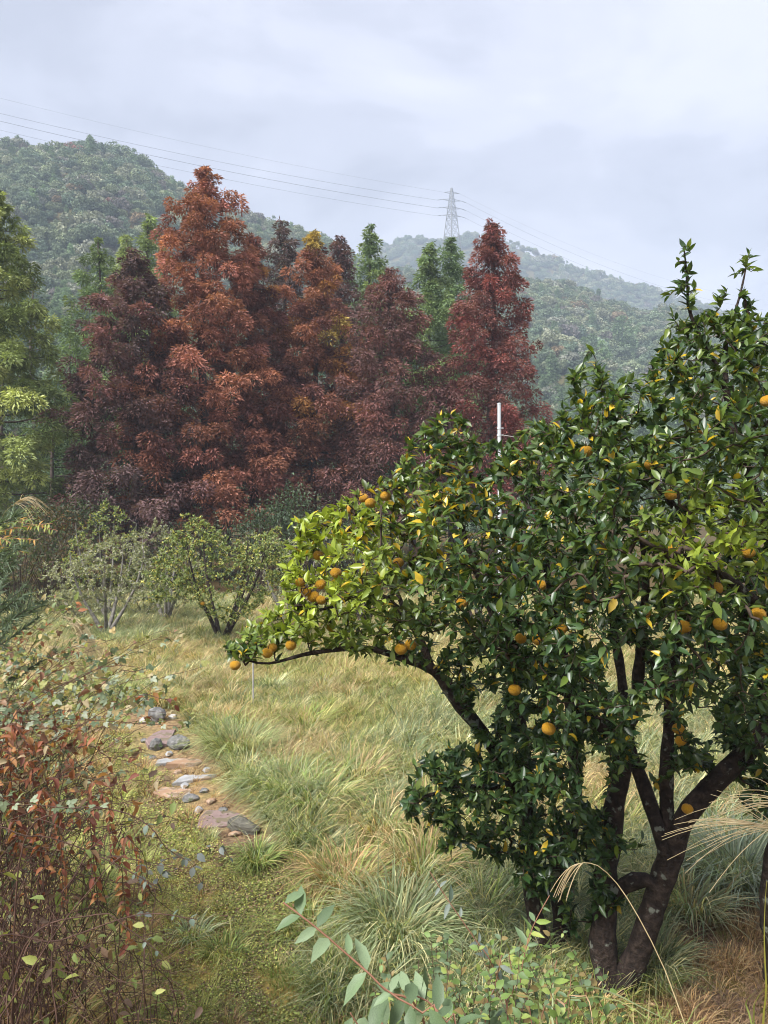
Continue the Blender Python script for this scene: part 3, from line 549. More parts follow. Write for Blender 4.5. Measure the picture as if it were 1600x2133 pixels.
def crown_tips(n, seed):
    g = np.random.default_rng(seed); out = []
    while sum(map(len, out)) < n:
        Q = np.stack([g.uniform(455, 1860, 4000), g.uniform(500, 1960, 4000)], -1); ins, dist = in_poly(Q, crown_poly); ins &= dist > 6
        low = np.where(Q[:, 1] > 1480, 1.0, .9); left = np.where((Q[:, 0] < 900) & (Q[:, 1] < 1400), .9, 1.0); ins &= g.uniform(size=len(Q)) < low * left * np.where(Q[:, 0] > 1640, .5, 1.0)
        for (hx, hy, hw_, hh) in holes: ins &= ~(((Q[:, 0] - hx) / hw_) ** 2 + ((Q[:, 1] - hy) / hh) ** 2 < 1)
        Q, dist = Q[ins], dist[ins]
        half = np.minimum(1.15, .12 + dist / 190); half = half * (1 - .35 * sstep(1500, 1700, Q[:, 1])); c = 4.5 - .12 * sstep(900, 1500, Q[:, 0]) + .1 * sstep(1500, 1700, Q[:, 1])
        D = c + half * np.clip(g.normal(-.12, .6, len(Q)), -1, 1); out.append(np.array([px(a, b, d) for (a, b), d in zip(Q, D)]))
    return np.concatenate(out)[:n]
extra = [px(a, b, 4.35 + .06 * math.sin(a * 3 + b)) for (a, b) in [(1425, 512), (1412, 545), (1440, 560), (1420, 590), (1450, 600), (1405, 600), (1435, 625), (1560, 530), (1570, 560), (1530, 570), (1515, 600), (1545, 590), (1560, 620), (1495, 630), (1470, 650), (1520, 655), (1460, 690), (1490, 690), (1395, 615), (1385, 690), (1415, 690), (1400, 660), (1215, 740), (1235, 735), (1190, 790)]]
extra += [px(a, b, 3.5 + .15 * math.sin(a)) for (a, b) in [(1300, 1150), (1330, 1120), (1360, 1180), (1390, 1090), (1420, 1120), (1450, 1060), (1480, 1100), (1520, 1080), (1560, 1100), (1590, 1050), (1400, 1200), (1440, 1180), (1480, 1160), (1330, 1210), (1370, 1230), (1520, 1180), (1560, 1200), (1590, 1160), (1430, 1260), (1490, 1260), (1550, 1260), (1310, 1190)]]
extra += [px(a, b, 4.48 + .08 * math.sin(a)) for (a, b) in [(478, 1350), (500, 1340), (520, 1320), (545, 1300), (560, 1290), (585, 1285), (600, 1310), (625, 1300), (650, 1290), (680, 1330), (720, 1310), (530, 1350), (580, 1340), (608, 1085), (625, 1100), (650, 1075), (620, 1140), (600, 1210), (715, 1060), (690, 1100), (745, 1030), (790, 1010)]]
tips = np.vstack([np.array(extra), crown_tips(4500, 5)])
grow([A_limbs, B_limbs], tips, [tree_A, tree_B], None, seed=3, leaf_fn=yuzu_col, nleaf=11, lsize=.064, fruit=FRUIT)
Ct = np.array([px(a, b, 4.3 + .3 * math.sin(a * 1.7)) for (a, b) in [(1560, 1640), (1590, 1600), (1600, 1660), (1570, 1690), (1620, 1640), (1650, 1560), (1680, 1620), (1640, 1690), (1540, 1660), (1610, 1580), (1700, 1500), (1750, 1560)]])
grow([C_limbs], Ct, [tree_C], None, seed=4, leaf_fn=yuzu_col, nleaf=12, lsize=.082, npart=60)
def fruit_mesh(seed):
    g = np.random.default_rng(seed); m = MB(); nu, nv = 18, 11; P = []
    for b in range(nv):
        th = math.pi * b / (nv - 1)
        for a in range(nu):
            ph = 2 * math.pi * a / nu; r = 1 + 0.02 * math.sin(3 * ph + seed) * math.sin(th) + .018 * g.normal()
            if b in (0, nv - 1): r = .93
            P.append([r * math.sin(th) * math.cos(ph), r * math.sin(th) * math.sin(ph), 0.88 * r * math.cos(th) - .05 * math.exp(-(th / .35) ** 2)])
    i = np.arange(nv - 1)[:, None] * nu; j = np.arange(nu)[None]
    m.add(P, np.stack([i + j, i + nu + j, i + nu + (j + 1) % nu, i + (j + 1) % nu], -1).reshape(-1, 4)); return m.mesh('fruit', M_fruit)
fm = [fruit_mesh(k) for k in range(5)]
ms_ = MB(); tube(ms_, [[0, 0, .7], [0.05, 0, 1.0], [.02, .04, 1.7]], [.10, .06, .05], 5); stalk_me = ms_.mesh('stalk', M_twig)
for k, (fx, fy, fd) in enumerate(FRUIT):
    t = tree_B if fx < 1060 else tree_A; p = px(fx, fy, fd); r = random.uniform(.031, .037)
    o = link('fruit', fm[k % 5], t); o.location = tuple(local(t, p)); o.scale = (r, r, r); o.rotation_euler = (random.uniform(-.3, .3), random.uniform(-.3, .3), random.uniform(0, 6))
    s = link('stalk', stalk_me, o)

# far orchard trees
def far_yuzu(x, ybase, D, H, rw, label, seed, pal, ntip, nfruit, bark, nleaf=12, stems=4, lean=0):
    X = (x - CX) / FPX * D; z0 = float(gz(X, D)) - .05; t = empty('yuzu_tree', (X, D, z0), label, 'tree', 'small yuzu trees across the field'); g = np.random.default_rng(seed)
    ls = []
    for k in range(stems):
        a = k * 6.28 / stems + g.uniform(-.4, .4); e = np.array([math.cos(a), math.sin(a) * .8, 0]); sp = rw * g.uniform(.55, .8)
        q = np.array([[0, 0, 0, .075 if k == 0 else .05], [*(e * sp * .35)[:2], H * .2, .042], [*(e * sp * .75)[:2], H * .45, .028], [*(e * sp)[:2], H * .7, .015], [*(e * sp * 1.05)[:2], H * .86, .008]]); q[:, :3] += [X, D, z0]; q[1:, 0] += lean * np.array([.1, .2, .3, .4]) * rw
        ls.append(smooth_path(q, .12))
    u = nrm(g.normal(size=(ntip, 3))); rr = g.uniform(.45, 1, (ntip, 1)) ** .5; P = u * rr * np.array([rw * 1.2, rw * .95, H * .38]); P[:, 2] = P[:, 2] + H * .58
    P[:, 2] += .12 * H * np.sin(P[:, 0] * 3.1 + seed) ; P += np.array([X, D, z0]); ok = P[:, 2] > z0 + H * .18; P = P[ok]
    pal = np.array(pal)
    def cf(P, s, g):
        n = len(P); k = g.choice(len(pal), n, p=[.36, .3, .2, .14]); return pal[k] * np.exp(g.normal(0, .2, (n, 1)))
    grow([ls], P, [t], None, seed=seed, leaf_fn=cf, nleaf=nleaf, lsize=.066, npart=0, tip_len=.4, leafmat=M_fol2, barkmat=bark, twigmat=bark)
    for k in range(nfruit):
        q = P[g.integers(len(P))].copy(); q[1] = min(q[1], D - rw * .5); o = link('fruit', fm[k % 5], t); o.location = tuple(local(t, q)); o.scale = (.045,) * 3
pal_n = [(.19, .235, .075), (.13, .18, .06), (.29, .32, .10), (.42, .36, .09)]; pal_g = [(.25, .26, .14), (.19, .21, .12), (.34, .35, .18), (.33, .31, .25)]
far_yuzu(222, 1305, 17.0, 2.3, 1.25, 'small yuzu tree with grey lichen-covered stems at the field edge', 51, pal_g, 620, 1, M_gbark, 13)
far_yuzu(225, 1280, 19.5, 3.0, 1.0, 'sparse yuzu tree behind the grey-stemmed one', 52, pal_n, 480, 1, M_gbark, 13)
far_yuzu(345, 1290, 19.0, 2.6, .9, 'thin greyish yuzu tree between two leafier ones', 53, pal_g, 400, 0, M_gbark, 12)
far_yuzu(462, 1335, 16.0, 2.7, 1.4, 'bushy bright green yuzu tree with spreading dark stems in the field', 54, pal_n, 1000, 2, M_bark, 15, stems=5)
far_yuzu(600, 1290, 18.5, 2.6, .95, 'half-bare greyish yuzu tree behind the fruit-laden limb', 55, pal_g, 300, 0, M_gbark, 9)
far_yuzu(760, 1300, 18.0, 2.4, 1.1, 'green yuzu tree half hidden behind the long fruit-laden limb', 56, pal_n, 240, 0, M_bark, 11)
far_yuzu(1000, 1300, 17.5, 2.4, 1.1, 'green yuzu tree hidden behind the twin-stemmed yuzu crown', 57, pal_n, 200, 0, M_bark, 10)

# understorey shrubs at the foot of the wood
def shrub(x, D, H, rw, pal, n, label, seed, cat='shrub', group=None, lsize=.1):
    X = (x - CX) / FPX * D; z0 = float(gz(X, D)); g = np.random.default_rng(seed); t = empty('understory_shrub', (X, D, z0), label, cat, group); m = MB()
    tip = nrm(g.normal(size=(30, 3)) + [0, 0, .4]) * np.array([rw, rw * .7, H * .5]) * .85 + [0, 0, H * .5]
    for q in tip: tube(m, smooth_path([[g.normal() * .08, g.normal() * .08, 0], [q[0] * .4, q[1] * .4, q[2] * .55], q], .3), .012, 4)
    tag(m.obj('stems', M_twig, t), kind='stuff')
    n = int(n * .65); k = g.integers(0, 30, n); P = tip[k] + g.normal(0, .22, (n, 3)) * [rw * .6 + .3, rw * .6 + .3, H * .3]; P[:, 2] = np.clip(P[:, 2], .05, None)
    d = nrm(g.normal(size=(n, 3)) + [0, 0, -.2]); C = np.array(pal)[g.integers(0, len(pal), n)] * np.exp(g.normal(0, .22, (n, 1))); m = MB(); Ln = lsize * g.uniform(.7, 1.4, n)
    leaves(m, P, d, nrm(g.normal(size=(n, 3)) * .5 + [0, 0, 1]), Ln, Ln * .5, C, leaf_tpl()); tag(m.obj('foliage', M_fol2, t), kind='stuff')
gs = 'shrubs at the foot of the wood'
shrub(95, 22, 3.1, 1.5, [(.05, .065, .03), (.07, .06, .03), (.12, .07, .03)], 3200, 'dark bronze-tinged shrub in the shade left of the grey-stemmed yuzu', 61, group=gs)
shrub(40, 20, 2.6, 1.3, [(.06, .08, .035), (.09, .07, .035)], 2600, 'dim green shrub in front of the yellow-green cedar', 62, group=gs)
shrub(150, 25, 3.2, 1.4, [(.04, .06, .03), (.06, .07, .035)], 2600, 'dark leafy shrub under the purple-brown cedar', 63, group=gs)
shrub(545, 24, 3.0, 1.5, [(.07, .10, .055), (.05, .075, .04)], 3000, 'grey-green shrub under the tallest red cedar', 64, group=gs)
shrub(620, 25, 3.6, 1.4, [(.06, .09, .05), (.08, .11, .06)], 2800, 'blue-green shrub under the orange-tipped cedar', 65, group=gs)
shrub(380, 25, 2.4, 1.6, [(.035, .05, .028), (.05, .06, .03)], 2400, 'low dark shrub behind the bushy bright green yuzu', 66, group=gs)
shrub(760, 25, 2.8, 1.6, [(.05, .07, .04), (.04, .06, .03)], 2400, 'low dark shrub under the maroon cedar', 67, group=gs)

# ------------------------------------------------------------------ pylon and wires
def pylon():
    D = 390.0; base = px(941, 610, D); top = px(938, 392, D); H = top[2] - base[2]; t = empty('power_pylon', base, 'pale grey lattice steel power pylon standing on the wooded ridge', 'pylon')
    def hwid(s): return 5.2 * (1 - s) ** 1.05 + .55 if s < .72 else np.interp(s, [.72, 1], [5.2 * .28 ** 1.05 + .55, .35])
    lv = [0, .13, .25, .36, .46, .55, .63, .70, .76, .82, .88, .94, 1.0]; cs = [(-1, -1), (1, -1), (1, 1), (-1, 1)]; rz = R(38)
    def cor(s, k): a, b = cs[k % 4]; w_ = hwid(s); x, y = a * w_, b * w_; return np.array([x * math.cos(rz) - y * math.sin(rz), x * math.sin(rz) + y * math.cos(rz), s * H])
    for k in range(4):
        m = MB(); tube(m, [cor(s, k) for s in lv], np.linspace(.24, .16, len(lv)), 4); m.obj('leg', M_pylon, t)
    m = MB()
    for a, b in zip(lv[:-1], lv[1:]):
        for k in range(4):
            beam(m, cor(a, k), cor(b, k + 1), .22); beam(m, cor(a, k + 1), cor(b, k), .22); beam(m, cor(b, k), cor(b, k + 1), .18)
    tag(m.obj('bracing', M_pylon, t), kind='stuff'); arms = []
    for s in (.955, .885, .81, .735):
        wd = 4.2 if s > .95 else 5.4; m = MB(); ax = np.array([math.cos(R(12)), math.sin(R(12)), 0]); z = s * H
        for sg in (-1, 1):
            tip = ax * sg * wd + [0, 0, z]
            for o_ in (-.4, .4): beam(m, [0, o_, z - .5], tip, .16); beam(m, [0, o_, z + .7], tip, .16)
            arms.append((s, sg, np.array(t.location) + tip))
        m.obj('crossarm', M_pylon, t)
        for sg in (-1, 1):
            if s > .95: continue
            tip = ax * sg * wd + [0, 0, z]; m = MB(); tube(m, [tip, tip + ax * sg * 1.2 + [0, 0, -.35], tip + ax * sg * 2.4 + [0, 0, -.6]], [.10, .16, .10], 5); m.obj('insulator', M_wire, t)
    return t, arms
pyl, arms = pylon()
def wire(a, b, sag, rad, label, grp):
    s = np.linspace(0, 1, 40)[:, None]; P = a + (b - a) * s; P[:, 2] -= sag * 4 * (s * (1 - s))[:, 0]; m = MB(); o = None; m2 = MB(); tube(m2, P - a, rad, 4); o = m2.obj('power_line', M_wire); o.location = tuple(a); tag(o, label, 'wire', grp)
lw = [(198, 1, .955), (232, 1, .885), (247, 1, .81), (266, 1, .735)]
for (s, sg, tip) in arms:
    if sg < 0:
        ya = {.955: 185, .885: 219, .81: 235, .735: 254}[s]; b = px(-160, ya - 22, 300)
        wire(tip + (0 if s > .95 else np.array([-2.4, -.5, -.6])), b, 3.0, {.955: .035, .885: .06, .81: .075, .735: .05}[s], {.955: 'thin earth wire running from the pylon top towards the left hill', .885: 'upper power line from the pylon towards the left hill', .81: 'middle power line from the pylon towards the left hill', .735: 'lower power line from the pylon towards the left hill'}[s], 'power lines towards the left hill')
    else:
        yb = {.955: 555, .885: 575, .81: 592, .735: 610}[s]; b = px(1390 + 200, yb + 70, 560)
        wire(tip + (0 if s > .95 else np.array([2.4, .5, -.6])), b, 9.0, {.955: .03, .885: .05, .81: .05, .735: .05}[s], {.955: 'thin earth wire running from the pylon top past the far ridge', .885: 'upper power line from the pylon past the far ridge', .81: 'middle power line from the pylon past the far ridge', .735: 'lower power line from the pylon past the far ridge'}[s], 'power lines past the far ridge')

# steel pole behind the yuzu, thin stake in the grass
p = px(1040, 1050, 15.0); zt = px(1038, 843, 15.0)[2]; z0 = float(gz(p[0], p[1])); t = empty('steel_pole', (p[0], p[1], z0 - .2), 'pale galvanised steel pole sticking up behind the yuzu crown', 'pole')
m = MB(); tube(m, [[0.02, 0, 0], [0, 0, zt - z0 + .2]], [.042, .036], 12); m.obj('shaft', M_steel, t)
m = MB(); tube(m, [[0, 0, zt - z0 + .2], [0, 0, zt - z0 + .23]], [.039, .039], 12); m.obj('cap', M_steel, t)
for dz in (.46, .60):
    m = MB(); tube(m, [[0, 0, zt - z0 + .2 - dz], [0, 0, zt - z0 + .17 - dz]], [.046, .046], 12); b = m.obj('band', M_steel, t)
    m = MB(); tube(m, [[.04, -.01, zt - z0 + .185 - dz], [.085, -.02, zt - z0 + .185 - dz]], .008, 5); m.obj('bolt', M_steel, b)
m = MB(); tube(m, smooth_path([[.04, 0, zt - z0 - .41], [.16, -.02, zt - z0 - .43], [.31, -.05, zt - z0 - .46]], .05), .007, 4); m.obj('cut_wire', M_pale, t)
p = px(528, 1472, 11.0); z0 = float(gz(p[0], p[1])); m = MB(); m2 = MB()
t = empty('marker_stake', (p[0], p[1], z0 - .1), 'thin white marker stake standing in the grass under the fruit-laden limb', 'stake')
tube(m, [[0, 0, 0], [-.005, 0, .84]], [.012, .011], 8); m.obj('shaft', M_pale, t); tube(m2, [[-.005, 0, .84], [-.005, 0, .87]], [.014, .013], 8); m2.obj('cap', M_pale, t)

# ------------------------------------------------------------------ stones, slabs and log of the old path
def ground_at(x, y):
    lo = 1550 * 3 / max(y - 1050, 5)
    P = px(x, y, lo)
    for _ in range(6): P = px(x, y, P[1] * (CAMZ - float(gz(P[0], P[1]))) / max(CAMZ - P[2], .01))
    return P
def rock(x, y, size, mat, name, label, cat, seed, group=None, rz=0):
    g = np.random.default_rng(seed); P = ground_at(x, y); m = MB(); nu, nv = 14, 9; q = []
    ax = nrm(g.normal(size=(10, 3))); off = g.uniform(.62, 1.0, 10)
    for b in range(nv):
        for a in range(nu):
            th, ph = math.pi * b / (nv - 1), 2 * math.pi * a / nu; d = np.array([math.sin(th) * math.cos(ph), math.sin(th) * math.sin(ph), math.cos(th)])
            r = min(1.0, min((o_ / max(1e-3, d @ n_)) if d @ n_ > 0 else 9 for n_, o_ in zip(ax, off))); r *= 1 + .04 * g.normal(); q.append(d * r * np.array(size) / 2)
    q = np.array(q); ca, sa = math.cos(rz), math.sin(rz); q = q @ np.array([[ca, sa, 0], [-sa, ca, 0], [0, 0, 1]])
    i = np.arange(nv - 1)[:, None] * nu; j = np.arange(nu)[None]; m.add(q, np.stack([i + j, i + nu + j, i + nu + (j + 1) % nu, i + (j + 1) % nu], -1).reshape(-1, 4)); o = m.obj(name, mat, None, False)
    o.location = (P[0], P[1], float(gz(P[0], P[1])) + size[2] * .22); tag(o, label, cat, group)
def slab(x, y, size, mat, label, seed, rz=0, name='paving_slab', group='broken slabs of the old path'):
    g = np.random.default_rng(seed); P = ground_at(x, y); m = MB(); n = 7; a = np.arange(n) * 6.283 / n + g.normal(0, .22, n); r = np.minimum(1 / np.maximum(abs(np.cos(a)), 1e-3), 1 / np.maximum(abs(np.sin(a)), 1e-3)) * g.uniform(.55, 1.0, n)
    b = np.stack([np.cos(a) * r * size[0] / 2, np.sin(a) * r * size[1] / 2], -1); ca, sa = math.cos(rz), math.sin(rz); b = b @ np.array([[ca, sa], [-sa, ca]])
    h = size[2]; V = np.vstack([np.c_[b, np.full(n, -h)], np.c_[b, np.full(n, h * .7)], np.c_[b * .95, np.full(n, h)]]); k = np.arange(n)
    m.add(V, np.vstack([np.stack([k, (k + 1) % n, (k + 1) % n + n, k + n], -1), np.stack([k + n, (k + 1) % n + n, (k + 1) % n + 2 * n, k + 2 * n], -1)])); m.f.append(np.array([[2 * n, 2 * n + q, 2 * n + q + 1] for q in range(1, n - 1)]))
    o = m.obj(name, mat, None, False); o.location = (P[0], P[1], float(gz(P[0], P[1])) + .0); o.rotation_euler = (g.normal(0, .05), g.normal(0, .05), 0); tag(o, label, 'slab', group)
gst = 'stones along the old path'
rock(328, 1500, (.32, .26, .26), M_stone, 'stone', 'mossy grey stone at the head of the old path', 'stone', 1, gst)
rock(303, 1505, (.17, .14, .11), M_pale, 'stone', 'small whitish stone left of the mossy stone', 'stone', 2, gst)
rock(360, 1497, (.14, .12, .09), M_pale, 'stone', 'small whitish stone right of the mossy stone', 'stone', 3, gst)
rock(325, 1560, (.15, .16, .2), M_stone, 'stone', 'purple-grey stone on the pink slab', 'stone', 4, gst)
rock(372, 1556, (.30, .24, .2), M_stone, 'stone', 'dark low boulder tucked under the overhanging grass tussock', 'stone', 5, gst)
rock(505, 1728, (.42, .20, .16), M_log, 'log', 'short weathered dark log lying across the path', 'log', 6, rz=-.5)
rock(395, 1668, (.2, .16, .09), M_stone, 'stone', 'flat grey stone beside the rust-stained slab', 'stone', 7, gst)
slab(336, 1540, (.42, .75, .03), M_slab, 'pinkish flat slab below the mossy stone', 11)
slab(390, 1592, (.6, .26, .03), M_orange, 'orange rust-stained slab in the path', 12, .15)
slab(405, 1625, (.5, .22, .03), M_greys, 'pale grey flat slab with grass growing over it', 13, .2)
slab(355, 1655, (.62, .30, .03), M_orange, 'small rust-stained slab below the pale slab', 14, -.1)
slab(350, 1590, (.3, .2, .03), M_greys, 'pale broken slab beside the orange slab', 15, .3)
for q, (x, y) in enumerate([(318, 1580), (372, 1610), (430, 1606), (425, 1650), (330, 1625), (385, 1640), (465, 1690), (440, 1672), (352, 1572), (300, 1545), (490, 1740), (415, 1690)]):
    rock(x, y, (.10 + .03 * (q % 3), .09, .06), [M_stone, M_orange, M_greys][q % 3], 'stone', 'small broken stone lying in the muddy path', 'stone', 60 + q, 'small broken stones in the path', rz=q)
slab(455, 1705, (.55, .4, .02), M_slab, 'pinkish slab beside the weathered log', 16, .3)

# ------------------------------------------------------------------ grass
def tuft(seed, n, Ln, spread, lean, droop, W, cols, segs=3, flow=None):
    g = np.random.default_rng(seed); m = MB(); az = g.uniform(0, 6.283, n)
    if flow is not None: az = flow + g.normal(0, .5, n)
    rr = spread * np.sqrt(g.uniform(0, 1, n)); P = np.stack([np.cos(az) * rr, np.sin(az) * rr, np.full(n, -.01)], -1); az = az + g.normal(0, .5, n)
    C = np.array(cols)[g.integers(0, len(cols), n)] * np.exp(g.normal(0, .3, (n, 1)))
    blades(m, P, az, Ln * g.uniform(.5, 1.15, n), W * g.uniform(.6, 1.2, n), np.clip(g.normal(lean, .16, n), .05, .95), np.clip(g.normal(droop, .15, n), 0, .95), C, segs); return m
straw = [(.45, .36, .18), (.40, .29, .145), (.52, .43, .25), (.35, .31, .125), (.42, .27, .145)]; strawr = [(.42, .27, .13), (.36, .21, .10), (.46, .34, .18)]
green = [(.19, .25, .07), (.25, .30, .085), (.14, .19, .055), (.39, .36, .14)]; grey = [(.24, .29, .15), (.31, .35, .20), (.17, .22, .095), (.44, .41, .22)]; lime = [(.32, .34, .10), (.25, .285, .075), (.42, .38, .15)]
def sprig(seed, n, cols, size, H):
    g = np.random.default_rng(seed); m = MB(); P = np.stack([g.normal(0, .09, n), g.normal(0, .09, n), g.uniform(.005, H, n)], -1); d = nrm(g.normal(size=(n, 3)) * [1, 1, .35]); Ln = size * g.uniform(.6, 1.4, n)
    leaves(m, P, d, nrm(g.normal(size=(n, 3)) * .4 + [0, 0, 1]), Ln, Ln * .75, np.array(cols)[g.integers(0, len(cols), n)] * np.exp(g.normal(0, .2, (n, 1))), leaf_tpl(.1, .1)); return m
P_list = [tuft(1, 66, .55, .12, .55, .55, .011, straw), tuft(2, 70, .5, .14, .7, .75, .010, straw, flow=.4), tuft(3, 62, .48, .12, .5, .5, .011, lime + straw[:2]), tuft(4, 66, .5, .10, .55, .6, .011, green), tuft(5, 70, .62, .10, .6, .7, .012, grey), tuft(6, 56, .30, .14, .5, .45, .009, green + straw[:1]), tuft(7, 56, .30, .14, .6, .5, .009, strawr), tuft(8, 50, .26, .15, .45, .4, .009, lime), sprig(9, 90, [(.38, .38, .10), (.26, .30, .085), (.46, .42, .14), (.17, .20, .06), (.34, .25, .14)], .022, .05), sprig(10, 45, [(.20, .12, .07), (.28, .18, .10), (.13, .085, .06)], .04, .03), tuft(11, 45, .12, .12, .6, .5, .006, green + lime), tuft(12, 60, .16, .14, .7, .6, .005, [(.30, .19, .12), (.36, .25, .15), (.22, .13, .085)])]
grass_protos = proto_collection('tufts', [m.mesh('tuft', M_grass, False) for m in P_list])
#   0 straw 1 lodged straw 2 lime-straw 3 green 4 grey-green 5 short green 6 short rusty 7 short lime 8 weed sprig 9 litter 10 fine green 11 dead brown
def field(n, seed):
    g = np.random.default_rng(seed)
    Y = 3.6 + (24 - 3.6) * g.uniform(0, 1, n) ** 1.25; X = g.uniform(-1, 1, n) * (Y * .60 + .8); Z = gz(X, Y); P = np.stack([X, Y, Z], -1); q = topx(P); x, y = q.T
    typ = np.zeros(n, int); u = g.uniform(size=n); patch = sn(X, Y, 1.1, 7, 3); patch2 = sn(X, Y, 2.3, 20, 3); scl = np.ones(n); keep = np.ones(n, bool)
    def pick(mask, ids, pr):
        typ[mask] = g.choice(ids, mask.sum(), p=np.array(pr) / sum(pr))
    pick(y < 1440, [0, 1, 2, 3, 4], [.26, .26, .2, .18, .10]); pick((y < 1345) & (x < 480), [3, 4, 0], [.35, .45, .2])
    pick((y < 1440) & (x > 520) & (y > 1365), [2, 0, 3, 7], [.5, .14, .26, .1])
    a = (y >= 1440) & (y < 1760); pick(a, [2, 3, 4, 0, 7], [.28, .42, .14, .08, .08]); pick(a & (patch > .25), [4, 3, 2], [.55, .3, .15]); pick(a & (patch < -.35), [0, 6, 2], [.5, .2, .3])
    b = y >= 1760; pick(b, [5, 7, 8, 10, 6, 9], [.24, .12, .28, .2, .08, .08]); pick(b & (patch > .2) & (x > 480), [3, 4, 5], [.35, .4, .25]); pick(b & (x > 550) & (y < 1900) & (patch < .0), [0, 6, 2, 5], [.3, .3, .2, .2])
    scl[(y > 1760)] = .85
    lowz = (y > 1790) & (x < 640 + (y - 1790) * .1); pick(lowz, [8, 10, 9], [.66, .14, .20]); pick(lowz & (patch > .5), [5, 10], [.4, .6]); scl[lowz] *= .7
    left = (x < 330 + (y - 1450) * .35) & (y > 1470); pick(left, [8, 10, 6, 7, 9], [.54, .14, .10, .06, .16]); scl[left] *= .8
    road = np.exp(-((x - (362 + (y - 1560) * .82)) / 72) ** 2) * (y > 1478) * (y < 1775); pick(road > .35, [9, 6, 11, 10], [.3, .25, .3, .15]); keep &= ~((road > .45) & (u < .6)); scl[road > .3] *= .45
    tr = (x > 1380) & (y > 1870); pick(tr, [11, 9, 6, 10], [.6, .16, .12, .12]); scl[tr] *= .8
    rt = (x > 1330) & (y > 1480) & (y < 1870); pick(rt, [4, 3, 0, 2], [.45, .25, .15, .15])
    und = np.exp(-((x - 1220) / 130) ** 2) * (y > 1900); keep &= ~((und > .5) & (u < .4))
    keep &= ~((Y < 4.1) & (x < 1300) & (x > 500) & (u < .5))
    tint = .92 * np.ones((n, 3)) * np.exp(g.normal(0, .18, (n, 1))) * np.exp(.16 * patch2[:, None] * np.array([.6, .3, -.2]))
    scl = scl * np.exp(g.normal(0, .2, n)); scl = np.where(typ < 5, scl * .72, scl * .9)
    rz = g.uniform(0, 6.28, n); rz[typ == 1] = (sn(X, Y, .5, 13, 2) * 2.2)[typ == 1]
    k = keep; rot = np.stack([np.zeros(n), np.zeros(n), rz], -1)
    return P[k], rot[k], np.repeat(scl[k][:, None], 3, 1), typ[k], tint[k]
def low_cover(n, seed):
    P, rot, scl, typ, tint = field(n, seed); q = topx(P); k = (q[:, 1] > 1700) & (q[:, 0] < 760) & (q[:, 0] > -100) & np.isin(typ, [8, 9]); return P[k], rot[k], scl[k], typ[k], tint[k]
o = scatter('moss_and_weeds', grass_protos, *low_cover(42000, 12)); tag(o, 'low yellow-green moss and tiny weeds carpeting the near ground beside the bramble', 'weeds', kind='stuff')
o = scatter('field_grass', grass_protos, *field(24000, 3)); tag(o, 'mixed dry straw and green grass covering the abandoned field', 'grass', kind='stuff')

# the tussocks that stand out
def tussock(x, y, Ln, sp, n, cols, label, seed, group='grass tussocks in the field'):
    P = ground_at(x, y); m = tuft(seed, n, Ln, sp, .62, .66, .012, cols, 5); o = m.obj('grass_tussock', M_tuss, None, False); o.location = (P[0], P[1], float(gz(P[0], P[1])) - .01); tag(o, label, 'tussock', group)
tussock(500, 1575, .8, .30, 800, [(.26, .30, .13), (.20, .25, .10), (.34, .34, .16)], 'large domed green tussock overhanging the old path and boulder', 101)
tussock(600, 1660, .75, .28, 700, grey + green[:2], 'broad grey-green tussock right of the pale slab', 102)
tussock(660, 1690, .8, .26, 600, green + straw[:1], 'mixed green and straw tussock right of the broad grey-green tussock', 103); tussock(740, 1640, .8, .24, 500, green + straw, 'straw-streaked tussock in mid field beyond the broad grey-green tussock', 104)
tussock(535, 1800, .38, .12, 260, green, 'small fresh green tussock just below the weathered log', 105)
tussock(830, 1960, .75, .22, 700, grey, 'blue-grey tussock in front of the twin-stemmed yuzu', 106)
tussock(640, 1940, .3, .16, 260, green, 'short green tussock behind the tip of the sage shrub', 107); tussock(470, 1985, .24, .12, 160, green, 'low green tussock on the mossy ground near the dead twigs', 108); tussock(400, 1950, .24, .10, 140, grey, 'tiny grey tussock on the moss beside the bare bramble canes', 109)
for q, (X, Y, ln_) in enumerate([(-1.75, 3.1, .9), (-2.0, 3.6, 1.0), (-1.55, 3.5, .8), (-2.2, 3.2, 1.0), (-1.9, 4.1, .9), (-2.4, 4.0, 1.0), (-1.5, 2.9, .7)]):
    m = tuft(140 + q, 260, ln_, .22, .5, .5, .009, straw + green[:2] + strawr, 5); o = m.obj('grass_tussock', M_tuss, None, False); o.location = (X, Y, float(gz(X, Y)) - .01); tag(o, 'dry straw grass growing up through the bramble bush', 'tussock', 'straw grass among the bramble')
tussock(1540, 1850, .95, .25, 700, [(.28, .33, .24), (.22, .28, .18), (.34, .37, .26)], 'silvery blue-green tussock below the pampas plume', 110)
tussock(1480, 1760, .7, .22, 420, grey, 'grey-green tussock behind the curved right yuzu stem', 111); tussock(1440, 1900, .6, .2, 360, grey + straw[:1], 'pale tussock at the edge of the brown litter', 112); tussock(880, 1830, .7, .2, 420, green + straw, 'green and straw tussock just below the low yuzu foliage', 113); tussock(720, 1850, .6, .2, 400, green + strawr, 'rusty green tussock between the log and the blue-grey tussock', 114)
tussock(800, 1740, .7, .22, 420, straw + green[:1], 'mostly dry straw tussock left of the low yuzu foliage', 115); tussock(300, 1340, .8, .3, 500, grey, 'grey-green tussock at the foot of the grey-stemmed yuzu', 116); tussock(230, 1345, .8, .3, 450, grey, 'grey-green tussock under the pale stems of the grey-stemmed yuzu', 117); tussock(640, 1520, .7, .24, 400, lime + green, 'lime green tussock just right of the marker stake', 118)
